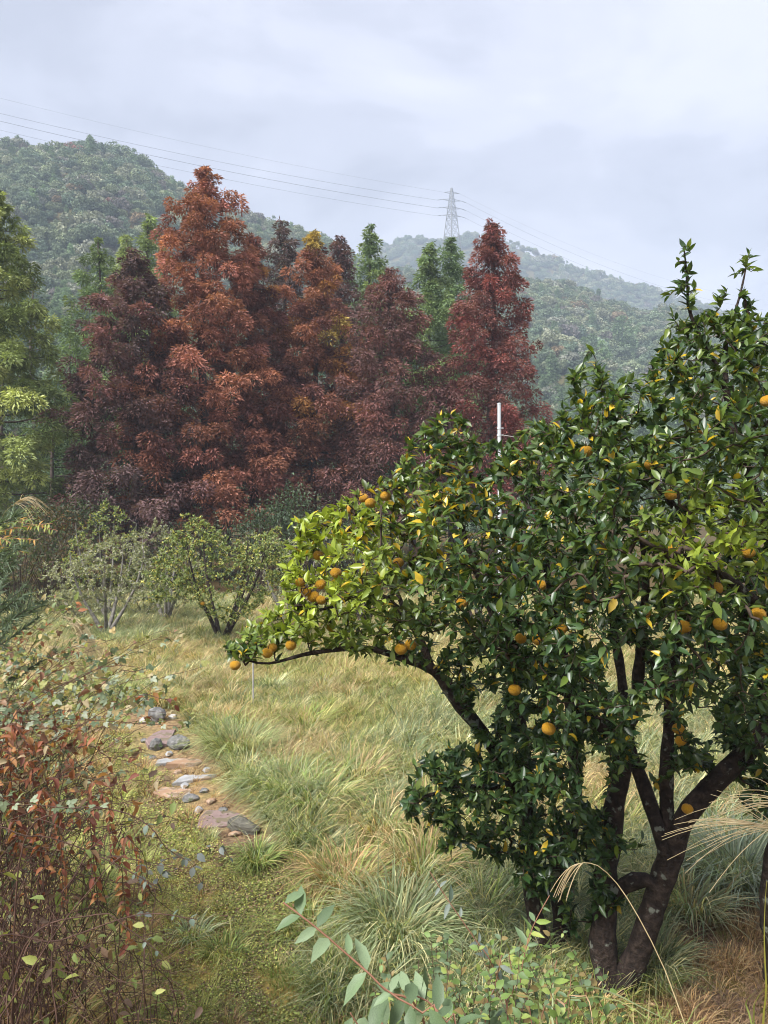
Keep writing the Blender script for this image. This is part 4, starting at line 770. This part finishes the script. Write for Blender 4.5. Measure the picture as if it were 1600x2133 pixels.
tussock(330, 1470, .6, .2, 380, lime + straw, 'straw-tipped tussock above the mossy stone', 119); tussock(1010, 1920, .6, .2, 350, grey + green, 'grey-green tussock at the foot of the twin yuzu stems', 120); tussock(900, 1700, .7, .2, 380, green + straw, 'green straw-tipped tussock against the low yuzu foliage', 121)

# ------------------------------------------------------------------ pampas grass
def plume(mb, P0, d, n, Ln, c, seed, droop=.6):
    g = np.random.default_rng(seed); d = nrm(np.array(d, float)[None])[0]
    for k in range(n):
        s = g.uniform(0, .35) * Ln; st = P0 + d * s; dr = nrm((d + g.normal(0, .28, 3))[None])[0]; l_ = Ln * g.uniform(.6, 1.0); t = np.linspace(0, 1, 7)[:, None]
        q = st + dr * l_ * t + np.array([0, 0, -1]) * droop * l_ * t ** 2; tube(mb, q, .0017 * (1 - .4 * t[:, 0]), 3, np.array(c) * g.uniform(.8, 1.15), cap=False)
def pampas(name, root, culms, label, nblade, seed, bl=1.0, group='pampas grass', bcol=green):
    t = empty(name, root, label, 'grass', group); g = np.random.default_rng(seed)
    for k, (pts, pd, n, Ln, droop) in enumerate(culms):
        q = smooth_path(np.array(pts), .06); m = MB(); tube(m, local(t, q), np.linspace(.0024, .0012, len(q)), 5); o = m.obj('culm', M_culm, t)
        if n: m = MB(); plume(m, local(t, q[-1]), pd, n, Ln, (.56, .46, .30), seed + k, droop); m.obj('plume', M_plume, o)
    if nblade:
        m = MB(); P = np.stack([g.normal(0, .06, nblade), g.normal(0, .06, nblade), np.zeros(nblade)], -1)
        blades(m, P, g.uniform(0, 6.28, nblade), bl * g.uniform(.5, 1.1, nblade), g.uniform(.006, .012, nblade), np.clip(g.normal(.55, .15, nblade), .1, .9), np.clip(g.normal(.55, .15, nblade), 0, .9), np.array(bcol)[g.integers(0, len(bcol), nblade)] * np.exp(g.normal(0, .15, (nblade, 1))), 5)
        tag(m.obj('blades', M_tuss, t), kind='stuff')
def rootp(X, Y): return np.array([X, Y, float(gz(X, Y)) - .02])
r = rootp(1.02, 1.75)
pampas('pampas_grass', r, [([r, px(1440, 2170, 2.0), px(1385, 2020, 2.1), px(1330, 1910, 2.15), px(1285, 1840, 2.2), px(1245, 1803, 2.2), px(1215, 1797, 2.2)], (-1, 0, -.25), 9, .09, .9)], 'single dry grass stalk with a small drooping golden plume before the yuzu trunk', 14, 7, .7)
r = rootp(2.35, 2.9)
pampas('pampas_grass', r, [([r, px(1900, 1950, 3.0), px(1760, 1760, 3.0), px(1640, 1730, 2.95)], (-1, -.1, .22), 26, .42, .25), ([r, px(1950, 1900, 3.0), px(1800, 1720, 3.0), px(1690, 1690, 2.95)], (-1, -.1, .35), 14, .42, .3)], 'cream pampas plume fanning out beside the thick right yuzu stem', 60, 8, 1.1)
r = rootp(-2.15, 5.4)
def lp(*a): return [px(x, y, 5.0) for x, y in a]
pampas('pampas_grass', r, [([r] + lp((-20, 1340), (60, 1300), (110, 1285), (130, 1285)), (1, 0, -.2), 22, .22, 1.2), ([r] + lp((-10, 1370), (70, 1325), (140, 1298)), (1, 0, -.1), 26, .22, 1.2), ([r] + lp((0, 1400), (90, 1345), (155, 1320)), (1, 0, 0), 22, .22, 1.1), ([r] + lp((0, 1410), (90, 1370), (150, 1345)), (1, 0, 0), 24, .22, 1.1), ([r] + lp((-40, 1300), (-20, 1180), (0, 1085), (22, 1055)), (.8, 0, .5), 20, .25, .8), ([r] + lp((10, 1400), (60, 1360), (95, 1345)), (1, 0, -.1), 20, .2, 1.1)], 'clump of pampas grass with drooping tan plumes above the bramble', 160, 9, 1.3)
r = rootp(1.30, 1.95)
t = empty('long_grass_blade', r, 'yellowing long grass leaves at the picture edge beside the brown litter', 'grass')
for k, (pts, c) in enumerate([(((1610, 2250, 2.0), (1596, 2050, 2.0), (1592, 1930, 2.0), (1597, 1835, 2.0)), (.36, .34, .06)), (((1600, 2240, 2.0), (1570, 2120, 2.0), (1580, 2075, 1.95), (1615, 2040, 1.9)), (.28, .30, .08)), (((1605, 2240, 2.0), (1560, 2110, 2.05), (1555, 2085, 2.05), (1580, 2060, 2.05)), (.24, .28, .07))]):
    q = smooth_path([r] + [px(*a) for a in pts], .05); s = np.linspace(0, 1, len(q)); wd = .006 * (1 - s ** 2 * .9); A = local(t, q); m = MB(); V = np.stack([A - np.c_[wd, wd * .3, 0 * wd], A + np.c_[wd, wd * .3, 0 * wd]], 1).reshape(-1, 3)
    m.add(V, [[2 * i, 2 * i + 1, 2 * i + 3, 2 * i + 2] for i in range(len(q) - 1)], c); m.obj('leaf', M_tuss, t)
r = rootp(.55, 1.75)
t = empty('grass_clump', r, 'clump of long arching green and dried grass leaves at the foot of the leafy shrub', 'grass')
for k, (pts, c) in enumerate([(((1150, 2120, 2.0), (1180, 2058, 2.05), (1260, 2062, 2.1), (1340, 2100, 2.1), (1400, 2130, 2.1)), (.34, .40, .22)), (((1180, 2150, 2.0), (1210, 2075, 2.0), (1228, 2088, 2.0), (1235, 2140, 1.95)), (.50, .34, .20)), (((1160, 2150, 2.0), (1172, 2090, 2.0), (1178, 2110, 1.98), (1180, 2150, 1.95)), (.42, .26, .16)), (((1140, 2150, 2.0), (1200, 2080, 2.05), (1290, 2085, 2.05), (1360, 2130, 2.0)), (.30, .33, .14)), (((1130, 2150, 2.0), (1120, 2090, 2.0), (1070, 2070, 2.0), (1010, 2095, 2.0)), (.30, .33, .14))]):
    q = smooth_path([r] + [px(*a) for a in pts], .04); s = np.linspace(0, 1, len(q)); wd = .0055 * (1 - s ** 2.5 * .9); A = local(t, q); m = MB(); V = np.stack([A - np.c_[wd * .6, 0 * wd, wd * .8], A + np.c_[wd * .6, 0 * wd, wd * .8]], 1).reshape(-1, 3)
    m.add(V, [[2 * i, 2 * i + 1, 2 * i + 3, 2 * i + 2] for i in range(len(q) - 1)], c); m.obj('leaf', M_tuss, t)

# ------------------------------------------------------------------ leafy shrubs in the foreground
def leafy(name, root, stems, label, cat, lsize, cols, mat, stemmat, seed, step=.05, wr=.42, srad=.004, group=None, tpl=None, hang=0.0, part=True, side=1.0, part_name='leaf'):
    """stems: world polylines; leaves in pairs along each stem, every leaf a part"""
    t = empty(name, root, label, cat, group); g = np.random.default_rng(seed); tpl = tpl or leaf_tpl(.16, .22); cm = {}; cols = np.array(cols); LPs = []
    for si, (pts, f0) in enumerate(stems):
        q = smooth_path(np.array(pts, float), .03); m = MB(); tube(m, local(t, q), np.linspace(srad, srad * .35, len(q)), 6); m.obj('stem', stemmat, t)
        cum = np.concatenate([[0], np.cumsum(np.linalg.norm(np.diff(q, axis=0), axis=1))]); a = f0 * cum[-1]; sg = 1
        while a < cum[-1] + .001:
            p_ = np.array([np.interp(a, cum, q[:, j]) for j in range(3)]); p2 = np.array([np.interp(min(a + .02, cum[-1]), cum, q[:, j]) for j in range(3)]); p1 = np.array([np.interp(max(a - .02, 0), cum, q[:, j]) for j in range(3)]); d = nrm((p2 - p1)[None])[0]
            for sg in (-1, 1):
                if g.uniform() < .12: continue
                u = nrm(np.cross(d, [0, -.5, 1])[None])[0] * sg * side + g.normal(0, .35, 3); ld = nrm((d * g.uniform(.2, .7) + u + np.array([0, 0, -hang]) + g.normal(0, .15, 3))[None])[0]
                LPs.append((p_, ld, nrm((np.array([0, -.35, 1]) + g.normal(0, .35, 3))[None])[0], lsize * g.uniform(.6, 1.25) * (1 - .45 * (a / cum[-1]) ** 3), int(g.integers(len(cols)))))
            a += step * g.uniform(.7, 1.3)
    if part:
        for (p_, ld, up, l_, ci) in LPs:
            if ci not in cm: cm[ci] = leaf_mesh('leaf', mat, cols[ci], tpl)
            leaf_obj(part_name, cm[ci], t, p_, ld, up, l_, l_ * wr)
    else:
        m = MB(); A = lambda k: np.array([q[k] for q in LPs]); l_ = A(3); leaves(m, local(t, A(0)), A(1), A(2), l_, l_ * wr, cols[A(4)], tpl); tag(m.obj('foliage', mat, t), kind='stuff')
    return t
SG = [(.13, .19, .095), (.17, .24, .125), (.10, .145, .075), (.20, .265, .15)]; LG = [(.22, .30, .07), (.16, .23, .06), (.30, .34, .09), (.12, .18, .055)]; DG = [(.10, .13, .10), (.15, .18, .15), (.07, .10, .07), (.19, .22, .19)]
r = rootp(.18, 1.3)
def W(D, *a): return [px(x, y, D) for x, y in a]
leafy('leafy_shrub', r, [([r] + W(1.5, (900, 2190), (800, 2060), (720, 1985), (650, 1925), (590, 1880)), .42), ([r] + W(1.45, (930, 2180), (880, 2110), (830, 2080), (790, 2050)), .5), ([r] + W(1.5, (960, 2190), (930, 2130), (890, 2085), (850, 2070)), .5), ([r] + W(1.5, (820, 2170), (760, 2150), (730, 2110)), .6)], 'sage green shrub with large pointed leaves arching up on a reddish stem', 'shrub', .10, SG, M_weed, M_red, 21, .045, .44, .0045, hang=.35, part_name='leaf')
r = rootp(.28, 1.75)
leafy('slender_shrub', r, [([r] + W(2.2, (1060, 2160), (1030, 2020), (985, 1950), (930, 1870), (895, 1815)), .45), ([r] + W(2.15, (1010, 2160), (1030, 2060), (1045, 1990)), .6)], 'slender shrub with sparse blue-grey leaves on one long leaning stem', 'shrub', .07, DG, M_weed, M_red, 22, .075, .36, .0038)
r = rootp(.42, 1.85)
leafy('leafy_shrub', r, [([r] + W(2.2, (1110, 2150), (1085, 2050), (1100, 1960), (1120, 1910), (1145, 1865)), .45), ([r] + W(2.2, (1160, 2150), (1150, 2060), (1160, 2000)), .55), ([r] + W(2.2, (1060, 2150), (1070, 2060), (1060, 1985)), .5), ([r] + W(2.15, (1120, 2150), (1180, 2090), (1190, 2030)), .5)], 'upright young shrub with narrow fresh leaves and a pale growing tip', 'shrub', .07, LG + SG[:2], M_weed, M_red, 23, .045, .38, .0035, hang=.15)
for q, (X, Y, sx) in enumerate([(.30, 2.2, 990), (.52, 2.3, 1090), (.12, 2.1, 900), (.42, 2.0, 1040), (.72, 2.25, 1180), (.05, 1.95, 860), (.62, 2.1, 1130)]):
    r = rootp(X, Y); g = np.random.default_rng(200 + q); st = []
    for k in range(8):
        e = px(sx + g.uniform(-90, 90), g.uniform(1920, 2100), Y + g.uniform(-.1, .25)); mid = (r + e) / 2 + [g.normal() * .08, g.normal() * .08, .15]; st.append(([r, mid, e], .25))
    leafy('creeping_vine', r, st, 'tangle of light green creeping vine leaves ' + ['between the slender shrub and the upright young shrub', 'round the foot of the upright young shrub', 'right of the sage green shrub', 'under the slender shrub', 'in front of the thick yuzu trunk', 'among the stems of the sage green shrub', 'below the twin yuzu stems'][q], 'vine', .040, [(.15, .23, .06), (.10, .16, .05), (.075, .115, .045), (.23, .29, .075), (.12, .17, .09), (.24, .18, .07)], M_weed, M_stem, 210 + q, .034, .68, .002, group='creeping vines on the bank')

# ------------------------------------------------------------------ bramble thicket on the left
def thicket(name, label, cat, root, nst, region, stemmat, lcols, nl, lsize, wr, lmat, seed, rad, hang, npart, tpl, roots, lobes=1, group=None, dens_fn=None):
    """arching stems from the bank into the region given in photo pixels and depth; leaves along them"""
    t = empty(name, root, label, cat, group); g = np.random.default_rng(seed); m = MB(); LPp, LDd = [], []
    for k in range(nst):
        X = g.uniform(*roots[0]); Y = g.uniform(*roots[1]); r0 = np.array([X, Y, float(gz(X, Y))]); x, y, D = g.uniform(*region[0]), g.uniform(*region[1]), g.uniform(*region[2]); e = px(x, y, D)
        if e[2] < float(gz(e[0], e[1])) + .03: e[2] = float(gz(e[0], e[1])) + g.uniform(.03, .3)
        mid = r0 + (e - r0) * .55 + np.array([g.normal(0, .12), g.normal(0, .12), .16 + abs(g.normal(0, .16))]); end = e + (e - mid) * g.uniform(.1, .35) + np.array([g.uniform(0, .12), 0, -.05]) 
        q = smooth_path([r0, mid, e, end], .06); q += np.cumsum(g.normal(0, .0045, q.shape), 0); q[:, 2] = np.maximum(q[:, 2], gz(q[:, 0], q[:, 1]) + .005)
        tube(m, local(t, q), np.linspace(rad * g.uniform(.7, 1.3), rad * .3, len(q)), 4)
        for _ in range(3):                                                   # side twigs
            a = int(g.integers(len(q) // 3, len(q) - 1)); dd = nrm(g.normal(size=(1, 3)) + [.4, 0, .1])[0]; tw = q[a] + dd * np.linspace(0, g.uniform(.08, .25), 4)[:, None] + g.normal(0, .008, (4, 3)); tw[0] = q[a]
            tube(m, local(t, tw), np.linspace(rad * .4, rad * .2, 4), 3); LPp.append(tw[1:]); LDd.append(np.repeat(dd[None], 3, 0))
        h = q[len(q) // 3:]; LPp.append(h); LDd.append(np.gradient(h, axis=0))
    tag(m.obj('stems', stemmat, t), kind='stuff'); LPp = np.concatenate(LPp); LDd = nrm(np.concatenate(LDd)); n = nl
    pw = np.ones(len(LPp)) if dens_fn is None else dens_fn(topx(LPp)); k = g.choice(len(LPp), n, p=pw / pw.sum())
    P = LPp[k] + g.normal(0, .012, (n, 3)); d = nrm(LDd[k] * .3 + g.normal(size=(n, 3)) * .7 + [0, 0, -hang]); up = nrm(g.normal(size=(n, 3)) * .5 + [0, -.3, 1]); Ln = lsize * g.uniform(.6, 1.35, n); ci = g.integers(0, len(lcols), n); lc = np.array(lcols)
    ar = Ln / P[:, 1]; pq = topx(P); vis = (pq[:, 0] > 0) & (pq[:, 1] < 2133) & (pq[:, 1] > 0); pick = np.argsort(-(ar * vis))[:npart]; cm = {}
    for q in pick:
        c = int(ci[q])
        if c not in cm: cm[c] = leaf_mesh('leaf', lmat, lc[c], tpl)
        leaf_obj('leaf', cm[c], t, P[q], d[q], up[q], Ln[q], Ln[q] * wr)
    rest = np.setdiff1d(np.arange(n), pick); m = MB(); leaves(m, local(t, P[rest]), d[rest], up[rest], Ln[rest], Ln[rest] * wr, lc[ci[rest]] * np.exp(g.normal(0, .2, (len(rest), 1))), tpl); tag(m.obj('foliage', lmat, t), kind='stuff')
    return t
RUSTY = [(.24, .085, .045), (.18, .062, .040), (.30, .12, .06), (.14, .055, .04), (.24, .12, .075), (.34, .17, .07)]
GG = [(.17, .21, .12), (.24, .28, .18), (.11, .15, .08), (.30, .33, .24), (.24, .27, .08)]
curl = leaf_tpl(.42, .32)
thicket('bramble_bush', 'tangled bramble bush with hanging dry red-brown leaves', 'bush', rootp(-1.5, 2.8), 120, ((-250, 250), (1400, 1760), (2.5, 3.6)), M_stem, RUSTY + [(.20, .13, .08), (.28, .20, .12), (.30, .24, .14)], 1150, .036, .55, M_dry, 31, .0032, .45, 240, curl, ((-2.6, -1.1), (2.3, 3.6)), dens_fn=lambda p: .15 + np.exp(-((p[:, 1] - 1545) / 110) ** 2))
thicket('dead_twig_tangle', 'dark tangle of bare dead twigs below the bramble leaves', 'bush', rootp(-1.3, 2.5), 170, ((-250, 330), (1680, 2120), (2.3, 3.5)), M_stem, [(.16, .10, .06), (.10, .065, .045), (.24, .26, .07), (.30, .31, .10), (.16, .20, .06)], 700, .038, .55, M_dry, 32, .003, .4, 90, leaf_tpl(.2, .25), ((-2.3, -.85), (2.0, 3.4)))
thicket('leafy_vine', 'grey-green leafy vine sprawling over the top of the bramble', 'vine', rootp(-1.9, 3.4), 130, ((-250, 290), (1340, 1660), (2.8, 4.2)), M_stem, GG + [(.34, .26, .12), (.30, .30, .10), (.24, .14, .08), (.38, .32, .18)], 3200, .042, .85, M_weed, 33, .0028, .2, 240, leaf_tri(), ((-3.2, -1.5), (2.8, 4.4)), dens_fn=lambda p: .2 + np.exp(-((p[:, 1] - 1430) / 110) ** 2))
thicket('weed_thicket', 'straw and green weedy growth between the bramble and the pampas clump', 'bush', rootp(-2.4, 4.6), 70, ((-200, 170), (1290, 1430), (4.2, 5.2)), M_stem, [(.22, .27, .08), (.30, .30, .12), (.16, .22, .08), (.38, .30, .14), (.30, .12, .05)], 2200, .045, .55, M_weed, 34, .003, .1, 120, leaf_tpl(.15, .2), ((-3.6, -1.9), (4.0, 5.2)))
r = rootp(-1.35, 2.3)
def hero(D, *a): return [px(x, y, D) for x, y in a]
leafy('bramble_cane', r, [([r] + hero(2.3, (-60, 1720), (40, 1678), (130, 1682), (210, 1685)), .45)], 'long bramble cane with a row of pale grey-green lobed leaves', 'bush', .055, GG[:4], M_weed, M_stem, 41, .032, .95, .003, side=.8, group='bramble canes', tpl=leaf_tri())
r = rootp(-1.5, 2.9)
leafy('bramble_cane', r, [([r] + hero(2.7, (-60, 1560), (60, 1503), (180, 1500), (290, 1507), (372, 1512)), .45)], 'high bramble cane with small grey-green leaves reaching towards the mossy stone', 'bush', .048, GG[:4], M_weed, M_stem, 42, .034, .9, .0028, group='bramble canes', tpl=leaf_tri())
r = rootp(-1.2, 2.4)
leafy('bramble_cane', r, [([r] + hero(2.5, (40, 1800), (140, 1690), (240, 1688), (310, 1720), (345, 1765), (385, 1790)), .9), ([r] + hero(2.4, (-40, 1790), (60, 1742), (150, 1760), (260, 1810), (330, 1850)), .95), ([r] + hero(2.3, (40, 2000), (200, 1905), (260, 1930), (340, 1990)), .95), ([r] + hero(2.4, (-20, 1990), (120, 1960), (290, 1905), (410, 1915)), .95)], 'bare dark forking bramble cane arching over the mossy ground', 'bush', .04, [(.12, .16, .12), (.16, .2, .16)], M_weed, M_stem, 43, .05, .7, .0042, group='bramble canes')
r = rootp(-.85, 2.7)
leafy('vine_strand', r, [([r] + hero(2.6, (300, 1900), (330, 1800), (390, 1790), (420, 1840)), .75), ([r] + hero(2.6, (320, 1900), (370, 1810), (450, 1760), (480, 1790)), .8)], 'dark vine strand with a few broad drooping grey leaves above the moss', 'vine', .05, [(.07, .075, .05), (.12, .14, .12), (.16, .18, .17)], M_weed, M_stem, 44, .05, .7, .0022, hang=.6)
for q, (x, y0, y1) in enumerate([(228, 1680, 1790), (122, 1690, 1880), (295, 1790, 1890), (60, 1560, 1640)]):                # hanging strings of dry leaves
    r = rootp((x - 800) / 1550 * 2.5, 2.75); e = [px(x - 6, y0 - 15, 2.5), px(x, y0 + 30, 2.5), px(x + 6, (y0 + y1) / 2, 2.5), px(x + 10, y1, 2.5)]
    leafy('dry_leaf_strand', r, [([r, px(x - 40, y0 + 30, 2.6)] + e, .62)], 'hanging string of curled rust-brown dead leaves on the bramble', 'vine', .045, RUSTY, M_dry, M_stem, 300 + q, .022, .5, .0022, hang=1.2, tpl=curl, group='hanging strings of dead leaves')
# young cedar and sumac at the left edge
r = rootp(-2.27, 4.3); t = empty('cedar_sapling', r, 'bluish green young cedar with feathery needles at the left picture edge', 'tree'); g = np.random.default_rng(71)
zt = px(0, 1090, 4.3)[2] - r[2]; m = MB(); tube(m, [[0, 0, 0], [.03, 0, zt * .5], [0, .03, zt]], [.03, .02, .005], 7); m.obj('trunk', M_cbark, t); m = MB(); mb2 = MB()
for k in range(95):
    h = g.uniform(.08, 1); a = k * 2.4; l_ = (1 - h) * .62 + .14; d = np.array([math.cos(a), math.sin(a), .35]); P0 = np.array([0, 0, h * zt]); s = np.linspace(0, 1, 5)[:, None]; q = P0 + d * l_ * s + np.array([0, 0, .15]) * l_ * s ** 2; tube(m, q, np.linspace(.006, .002, 5), 4)
    n = 110; u = g.uniform(.15, 1, n); st = P0 + d * l_ * u[:, None] + np.array([0, 0, .15]) * l_ * u[:, None] ** 2; nd = nrm(d * .8 + g.normal(size=(n, 3)) * .6); tt = nrm(np.cross(nd, g.normal(size=(n, 3)))) * .0034; L_ = g.uniform(.04, .10, (n, 1)); V = np.stack([st - tt, st + tt, st + nd * L_], 1)
    mb2.add(V.reshape(-1, 3), np.arange(n * 3).reshape(-1, 3), np.repeat(np.array([[.125, .165, .105]]) * np.exp(g.normal(0, .22, (n, 1))), 3, 0))
tag(m.obj('boughs', M_cbark, t), kind='stuff'); tag(mb2.obj('crown', M_cedar, t, False), kind='stuff')
r = rootp(-3.3, 5.6); st = []
for (x, y, x2, y2) in [(20, 1110, 110, 1090), (10, 1130, 80, 1125), (0, 1100, 70, 1080), (-20, 1150, 50, 1150), (-20, 1120, 30, 1135), (30, 1095, 120, 1105)]: st.append(([r, px(-90, 1200, 5.6), px(x - 40, y + 10, 5.5), px(x, y - 8, 5.4), px(x2, y2, 5.3)], .62))
leafy('sumac_shrub', r, st, 'sumac shrub with feathered green and orange leaves beside the pampas plume', 'shrub', .085, [(.20, .26, .06), (.28, .30, .07), (.40, .22, .05), (.14, .20, .06), (.30, .32, .08)], M_weed, M_red, 72, .028, .3, .006, hang=.35)

# ------------------------------------------------------------------ the hazy air over the valley
hv = MB(); box(hv, (60, 400, 125), (1900, 940, 260)); hz = hv.mesh('haze', bpy.data.materials.new('haze_air'), False); ho = link('haze', hz); tag(ho, kind='stuff')
hmt = hz.materials[0]; hmt.use_nodes = True; t = hmt.node_tree; t.nodes.clear(); pv = N(t, 'ShaderNodeVolumePrincipled', i={'Color': (.71, .84, 1.0, 1), 'Density': .0009, 'Anisotropy': .0}); oo = N(t, 'ShaderNodeOutputMaterial'); t.links.new(pv.outputs[0], oo.inputs['Volume'])
